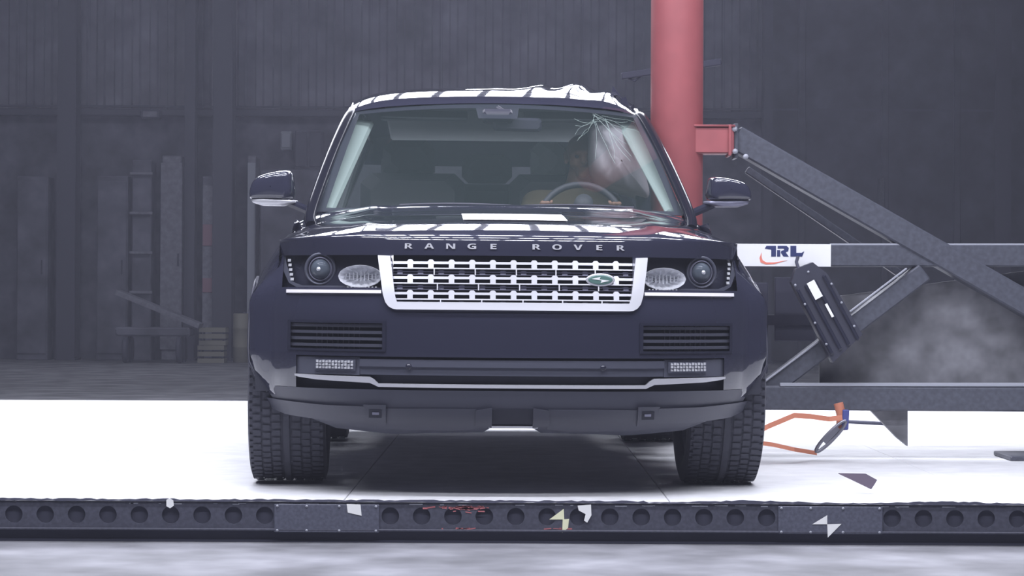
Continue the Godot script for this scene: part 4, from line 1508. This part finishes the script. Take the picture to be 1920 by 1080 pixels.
func build_wheel(car: Node3D, s: int, z: float) -> void:
	var R := 0.374
	var c := Vector3(s * 0.85, R, z)
	var b := Basis(Vector3.BACK, -PI / 2 * s)                        # local y points outwards
	var g := Geo.new()
	g.sm = -1
	# tread: ring of blocks with grooves
	var n := 72
	var cols := [-0.140, -0.128, -0.098, -0.090, -0.062, -0.054, -0.024, -0.012, 0.012, 0.024, 0.054, 0.062, 0.090, 0.098, 0.128, 0.140]
	for i in n * 3:
		for j in cols.size() - 1:
			var groove := j in [2, 4, 6, 8, 10, 12]
			var sipe: bool = (i + (j % 4)) % 3 == 0 and j != 7
			var rr: float = R - (0.009 if groove else (0.005 if sipe else 0.0)) - (0.006 if j == 0 or j == cols.size() - 2 else 0.0)
			var a0 := TAU * i / (n * 3)
			var a1 := TAU * (i + 1) / (n * 3)
			var q := []
			for e in [[a0, cols[j]], [a0, cols[j + 1]], [a1, cols[j + 1]], [a1, cols[j]]]:
				q.append(c + b * Vector3(cos(e[0]) * rr, e[1], sin(e[0]) * rr))
			g.quad(q[0], q[1], q[2], q[3])
	g.sm = 1
	for e in [-1, 1]:
		g.lathe([Vector2(R - 0.006, e * 0.14), Vector2(R - 0.03, e * 0.148), Vector2(R - 0.07, e * 0.15), Vector2(0.27, e * 0.135), Vector2(0.262, e * 0.12)], Transform3D(b, c), 60)
	g.lathe([Vector2(R - 0.011, -0.139), Vector2(R - 0.011, 0.139)], Transform3D(b, c), 60)
	var w := obj("wheel", g, M.tyre, car)
	g = Geo.new(); g.sm = 1
	g.lathe([Vector2(0.265, -0.12), Vector2(0.25, -0.11), Vector2(0.24, 0.09), Vector2(0.258, 0.125), Vector2(0.266, 0.122)], Transform3D(b, c), 48)
	g.sm = -1
	for i in 10:
		var a := TAU * i / 10
		var d := Vector3(cos(a), 0, sin(a))
		g.bar(c + b * (d * 0.05 + Vector3(0, 0.09, 0)), c + b * (d * 0.25 + Vector3(0, 0.11, 0)), 0.045, 0.03, b.y.cross(b * d), 0.008)
	g.lathe([Vector2(0.07, 0.07), Vector2(0.065, 0.11), Vector2(0.03, 0.118), Vector2(0.001, 0.118)], Transform3D(b, c), 24)
	obj("rim", g, M.steel, w)

func build_cabin(car: Node3D) -> void:
	var g := Geo.new()
	g.sm = 1
	var rows := []
	for q in [[-1.45, 1.062], [-1.60, 1.085], [-1.78, 1.085], [-1.86, 1.06], [-1.90, 1.0], [-1.92, 0.75]]:
		var row := PackedVector3Array()
		for i in 21:
			var u := (i - 10) / 10.0
			var y: float = q[1] - 0.01 * u * u
			if q[0] > -1.91 and q[0] < -1.55: y += 0.025 * exp(-pow((u - 0.52) / 0.22, 2.0))
			row.append(Vector3(u * 0.76, y, q[0] - 0.08 * u * u * (1.0 if q[0] > -1.5 else 0.2)))
		rows.append(row)
	g.grid(rows)
	var d := obj("dashboard", g, M.dash, car)
	g = Geo.new()
	g.box(Vector3(0, 1.07, -1.86), Vector3(0.24, 0.12, 0.04), Basis(Vector3.RIGHT, -0.2), 0.008)
	obj("screen", g, M.gloss_black, d)
	# steering wheel
	var wc := Vector3(0.375, 1.075, -2.04)
	var wb := Basis(Vector3.RIGHT, deg_to_rad(-24.0))
	g = Geo.new(); g.sm = 1
	var ring := []
	for i in 33: ring.append(wc + wb * Vector3(cos(TAU * i / 32) * 0.185, sin(TAU * i / 32) * 0.185, 0))
	g.tube(ring, 0.015, 8)
	var sw := obj("steering_wheel", g, M.leather, car)
	g = Geo.new()
	for a in [0.0, PI, -PI / 2]: g.bar(wc, wc + wb * Vector3(cos(a) * 0.18, sin(a) * 0.18, 0), 0.02, 0.04, wb.z, 0.004)
	obj("spoke", g, M.leather, sw)
	g = Geo.new(); g.sm = 1
	g.lathe([Vector2(0.001, 0.04), Vector2(0.06, 0.03), Vector2(0.075, 0.0), Vector2(0.06, -0.03), Vector2(0.04, -0.2), Vector2(0.001, -0.2)], Transform3D(wb * Basis(Vector3.RIGHT, -PI / 2), wc), 20)
	obj("hub", g, M.leather, sw)
	# front seats, and the rear bench
	for s in [-1, 1]:
		var x := -0.38 if s < 0 else 0.33
		g = Geo.new()
		g.box(Vector3(x, 0.62, -2.45), Vector3(0.52, 0.16, 0.52), Basis(Vector3.RIGHT, 0.12), 0.05)
		var st := obj("seat", g, M.leather, car)
		g = Geo.new()
		g.box(Vector3(x, 0.98, -2.82), Vector3(0.50, 0.70, 0.14), Basis(Vector3.RIGHT, -0.22), 0.05)
		obj("backrest", g, M.leather, st)
		g = Geo.new()
		g.box(Vector3(x - (0.02 if s < 0 else 0.06), 1.39, -2.92), Vector3(0.25 if s < 0 else 0.17, 0.19, 0.10), Basis(Vector3.RIGHT, -0.12), 0.04)
		obj("headrest", g, M.headrest if s > 0 else M.leather, st)
		g = Geo.new(); g.sm = 1
		for e in [-1, 1]: g.tube([Vector3(x + e * 0.06, 1.25, -2.90), Vector3(x + e * 0.06, 1.38, -2.93)], 0.007, 6)
		obj("headrest_post", g, M.steel, st)
	g = Geo.new()
	g.box(Vector3(0, 0.66, -3.45), Vector3(1.3, 0.18, 0.55), Basis.IDENTITY, 0.05)
	var rb := obj("rear_bench", g, M.leather, car)
	g = Geo.new()
	g.box(Vector3(0, 1.0, -3.78), Vector3(1.3, 0.65, 0.14), Basis(Vector3.RIGHT, -0.22), 0.05)
	obj("backrest", g, M.leather, rb)
	for x in [-0.42, 0.0, 0.42]:
		g = Geo.new()
		g.box(Vector3(x, 1.40, -3.86), Vector3(0.26, 0.15, 0.09), Basis(Vector3.RIGHT, -0.12), 0.035)
		obj("headrest", g, M.leather, rb)
	# headliner and floor
	g = Geo.new()
	g.box(Vector3(0, 1.605, -3.45), Vector3(1.02, 0.03, 2.2), Basis.IDENTITY, 0.01)
	obj("headliner", g, M.liner, car)
	g = Geo.new()
	g.box(Vector3(0, 0.36, -2.9), Vector3(1.25, 0.04, 3.2), Basis.IDENTITY, 0.01)
	obj("cabin_floor", g, M.leather, car)
	# sun visors
	for s in [-1, 1]:
		g = Geo.new()
		g.box(Vector3(s * 0.33, 1.575, -2.40), Vector3(0.40, 0.02, 0.13), Basis(Vector3.RIGHT, 0.5), 0.008)
		obj("sun_visor", g, M.liner, car)
	# inside mirror
	g = Geo.new()
	g.box(Vector3(0.09, 1.515, -2.17), Vector3(0.23, 0.062, 0.03), Basis(Vector3.UP, 0.25), 0.012)
	var im := obj("inside_mirror", g, M.black, car)
	g = Geo.new(); g.sm = 1
	g.tube([Vector3(0.06, 1.53, -2.16), Vector3(0.03, 1.57, -2.15), Vector3(0.0, 1.59, -2.17)], 0.012, 8)
	obj("mount", g, M.black, im)
	g = Geo.new()
	g.box(Vector3(0.0, 1.55, -2.14), Vector3(0.14, 0.06, 0.05), Basis(Vector3.RIGHT, 0.55), 0.012)
	obj("sensor_cover", g, M.black, im)

# ---------------------------------------------------------------- the dummy: bones joined by a smooth minimum and meshed as surface nets
func cap_d(p: Vector3, b: Array) -> float:
	var a: Vector3 = b[0]
	var d: Vector3 = b[1] - a
	var t := clampf((p - a).dot(d) / max(d.length_squared(), 1e-9), 0.0, 1.0)
	return (p - a - d * t).length() - lerpf(b[2], b[3], t)

func field_mesh(g: Geo, bones: Array, cell: float, k: float) -> void:
	var lo := Vector3.INF
	var hi := -Vector3.INF
	for b in bones:
		for e in [[0, 2], [1, 3]]:
			var r: Vector3 = Vector3.ONE * (b[e[1]] + cell * 2.5)
			lo = lo.min(b[e[0]] - r); hi = hi.max(b[e[0]] + r)
	var n := Vector3i(((hi - lo) / cell).ceil()) + Vector3i.ONE
	var f := PackedFloat32Array()
	f.resize(n.x * n.y * n.z)
	f.fill(1.0)
	for b in bones:
		var pad: float = max(b[2], b[3]) + cell * 3.0 + k
		var l := Vector3i(((b[0].min(b[1]) - Vector3.ONE * pad - lo) / cell).floor()).clamp(Vector3i.ZERO, n - Vector3i.ONE)
		var h := Vector3i(((b[0].max(b[1]) + Vector3.ONE * pad - lo) / cell).ceil()).clamp(Vector3i.ZERO, n - Vector3i.ONE)
		for z in range(l.z, h.z + 1):
			for y in range(l.y, h.y + 1):
				for x in range(l.x, h.x + 1):
					var i := (z * n.y + y) * n.x + x
					var d := cap_d(lo + Vector3(x, y, z) * cell, b)
					var o := f[i]
					var hh := clampf(0.5 + 0.5 * (o - d) / k, 0.0, 1.0)
					f[i] = lerpf(o, d, hh) - k * hh * (1.0 - hh)
	var at := {}
	var off := [Vector3i(0, 0, 0), Vector3i(1, 0, 0), Vector3i(0, 1, 0), Vector3i(1, 1, 0), Vector3i(0, 0, 1), Vector3i(1, 0, 1), Vector3i(0, 1, 1), Vector3i(1, 1, 1)]
	var edges := [[0, 1], [2, 3], [4, 5], [6, 7], [0, 2], [1, 3], [4, 6], [5, 7], [0, 4], [1, 5], [2, 6], [3, 7]]
	for z in n.z - 1:
		for y in n.y - 1:
			for x in n.x - 1:
				var i := (z * n.y + y) * n.x + x
				var a := f[i]
				if absf(a) > cell * 2.0: continue
				var v := []
				var m := 0
				for q in 8:
					var o: Vector3i = off[q]
					var w := f[i + o.x + o.y * n.x + o.z * n.x * n.y]
					v.append(w)
					if w < 0: m += 1
				if m == 0 or m == 8: continue
				var c := Vector3.ZERO
				var cnt := 0
				for e in edges:
					var p: float = v[e[0]]
					var r: float = v[e[1]]
					if (p < 0) != (r < 0):
						c += Vector3(off[e[0]]).lerp(Vector3(off[e[1]]), p / (p - r))
						cnt += 1
				at[i] = lo + (Vector3(x, y, z) + c / cnt) * cell
	var st := [1, n.x, n.x * n.y]
	g.sm = 1
	for i in at:
		for ax in 3:
			var u: int = st[(ax + 1) % 3]
			var w: int = st[(ax + 2) % 3]
			var j: int = i + st[ax]
			if j >= f.size() or (f[i] < 0) == (f[j] < 0): continue
			if at.has(i - u) and at.has(i - w) and at.has(i - u - w):
				if f[i] < 0: g.quad(at[i], at[i - u], at[i - u - w], at[i - w])
				else: g.quad(at[i], at[i - w], at[i - u - w], at[i - u])

func build_dummy(ct: Transform3D) -> void:
	var d := thing("crash_test_dummy", "brown crash test dummy seated behind the steering wheel", "dummy", ct * Vector3(0.36, 0.70, -2.55))
	d.basis = ct.basis
	# joints relative to the seat point; forward is +z, the head leans to +x
	var hip := Vector3(0, 0.08, -0.05)
	var chest := Vector3(0.01, 0.40, -0.13)
	var neck := Vector3(0.035, 0.56, -0.14)
	var head := Vector3(0.06, 0.70, -0.11)
	var bones := [[hip + Vector3(-0.08, 0, 0), hip + Vector3(0.08, 0, 0), 0.105, 0.105], [hip, chest - Vector3(0, 0.12, 0), 0.12, 0.13], [chest + Vector3(-0.08, -0.08, 0), chest + Vector3(0.08, -0.08, 0), 0.12, 0.12], [chest + Vector3(-0.13, 0.07, -0.01), chest + Vector3(0.13, 0.07, -0.01), 0.075, 0.075], [chest + Vector3(0, 0.05, 0), neck, 0.085, 0.058]]
	var hands := []
	for s in [-1, 1]:
		var sh := chest + Vector3(s * 0.18, 0.08, 0.0)
		var el := Vector3(s * 0.25, 0.26, 0.15)
		var wr := Vector3(s * 0.17 + 0.015, 0.42, 0.36)
		bones += [[sh, el, 0.056, 0.042], [el, wr, 0.042, 0.028]]
		var kn := Vector3(s * 0.13, 0.16, 0.40)
		var an := Vector3(s * 0.11, -0.22, 0.62)
		bones += [[hip + Vector3(s * 0.09, 0, 0.02), kn, 0.085, 0.058], [kn, an, 0.058, 0.04], [an, an + Vector3(0, -0.03, 0.16), 0.042, 0.03]]
		hands.append([s, wr])
	var g := Geo.new()
	field_mesh(g, bones, 0.014, 0.035)
	obj("body", g, M.shirt, d)
	# head with brow, nose, chin, ears
	g = Geo.new()
	var hb := [[neck, head + Vector3(0, -0.03, -0.015), 0.055, 0.055], [head + Vector3(0, 0.03, -0.02), head + Vector3(0, 0.025, 0.018), 0.078, 0.074], [head + Vector3(0, -0.05, 0.03), head + Vector3(0, -0.075, 0.05), 0.048, 0.03], [head + Vector3(0, 0.0, 0.085), head + Vector3(0, -0.03, 0.106), 0.009, 0.014], [head + Vector3(-0.03, 0.02, 0.082), head + Vector3(0.03, 0.02, 0.082), 0.014, 0.014], [head + Vector3(-0.02, -0.058, 0.078), head + Vector3(0.02, -0.058, 0.078), 0.009, 0.009]]
	for s in [-1, 1]:
		hb += [[head + Vector3(s * 0.077, 0.015, -0.005), head + Vector3(s * 0.078, -0.025, 0.0), 0.014, 0.01], [head + Vector3(s * 0.036, -0.03, 0.06), head + Vector3(s * 0.04, -0.03, 0.05), 0.022, 0.026]]
	field_mesh(g, hb, 0.005, 0.014)
	obj("head", g, M.skin, d)
	g = Geo.new(); g.sm = 1
	for s in [-1, 1]: g.lathe([Vector2(0.001, 0.012), Vector2(0.008, 0.008), Vector2(0.012, 0.0), Vector2(0.001, -0.01)], Transform3D(Basis(Vector3.RIGHT, PI / 2), head + Vector3(s * 0.031, 0.0, 0.078)), 12)
	obj("eyes", g, M.black, d)
	# hands on the wheel rim
	for e in hands:
		var s: int = e[0]
		var wr: Vector3 = e[1]
		g = Geo.new()
		var palm := wr + Vector3(-s * 0.005, 0.005, 0.07)
		var fb := [[wr, palm, 0.026, 0.03], [palm + Vector3(0, 0.03, -0.01), palm + Vector3(0, -0.03, -0.01), 0.018, 0.018]]
		for k in 4:
			var y := 0.033 - 0.021 * k
			var ln: float = [0.9, 1.0, 0.95, 0.75][k]
			var p0 := palm + Vector3(0, y, 0.015)
			var p1 := p0 + Vector3(s * 0.008, 0, 0.04 * ln)
			var p2 := p1 + Vector3(-s * 0.028 * ln, 0, 0.012)
			fb += [[p0, p1, 0.0095, 0.009], [p1, p2, 0.009, 0.008], [p2, p2 + Vector3(-s * 0.012, 0, -0.018 * ln), 0.008, 0.0075]]
		fb += [[palm + Vector3(-s * 0.01, 0.025, -0.02), palm + Vector3(-s * 0.03, 0.045, 0.01), 0.012, 0.01], [palm + Vector3(-s * 0.03, 0.045, 0.01), palm + Vector3(-s * 0.034, 0.04, 0.04), 0.01, 0.008]]
		field_mesh(g, fb, 0.004, 0.006)
		obj("hand", g, M.skin, d)

func _ready() -> void:
	make_materials()
	setup_camera_and_light()
	build_hall()
	build_deck()
	build_rig()
	build_car()
	build_back_things()
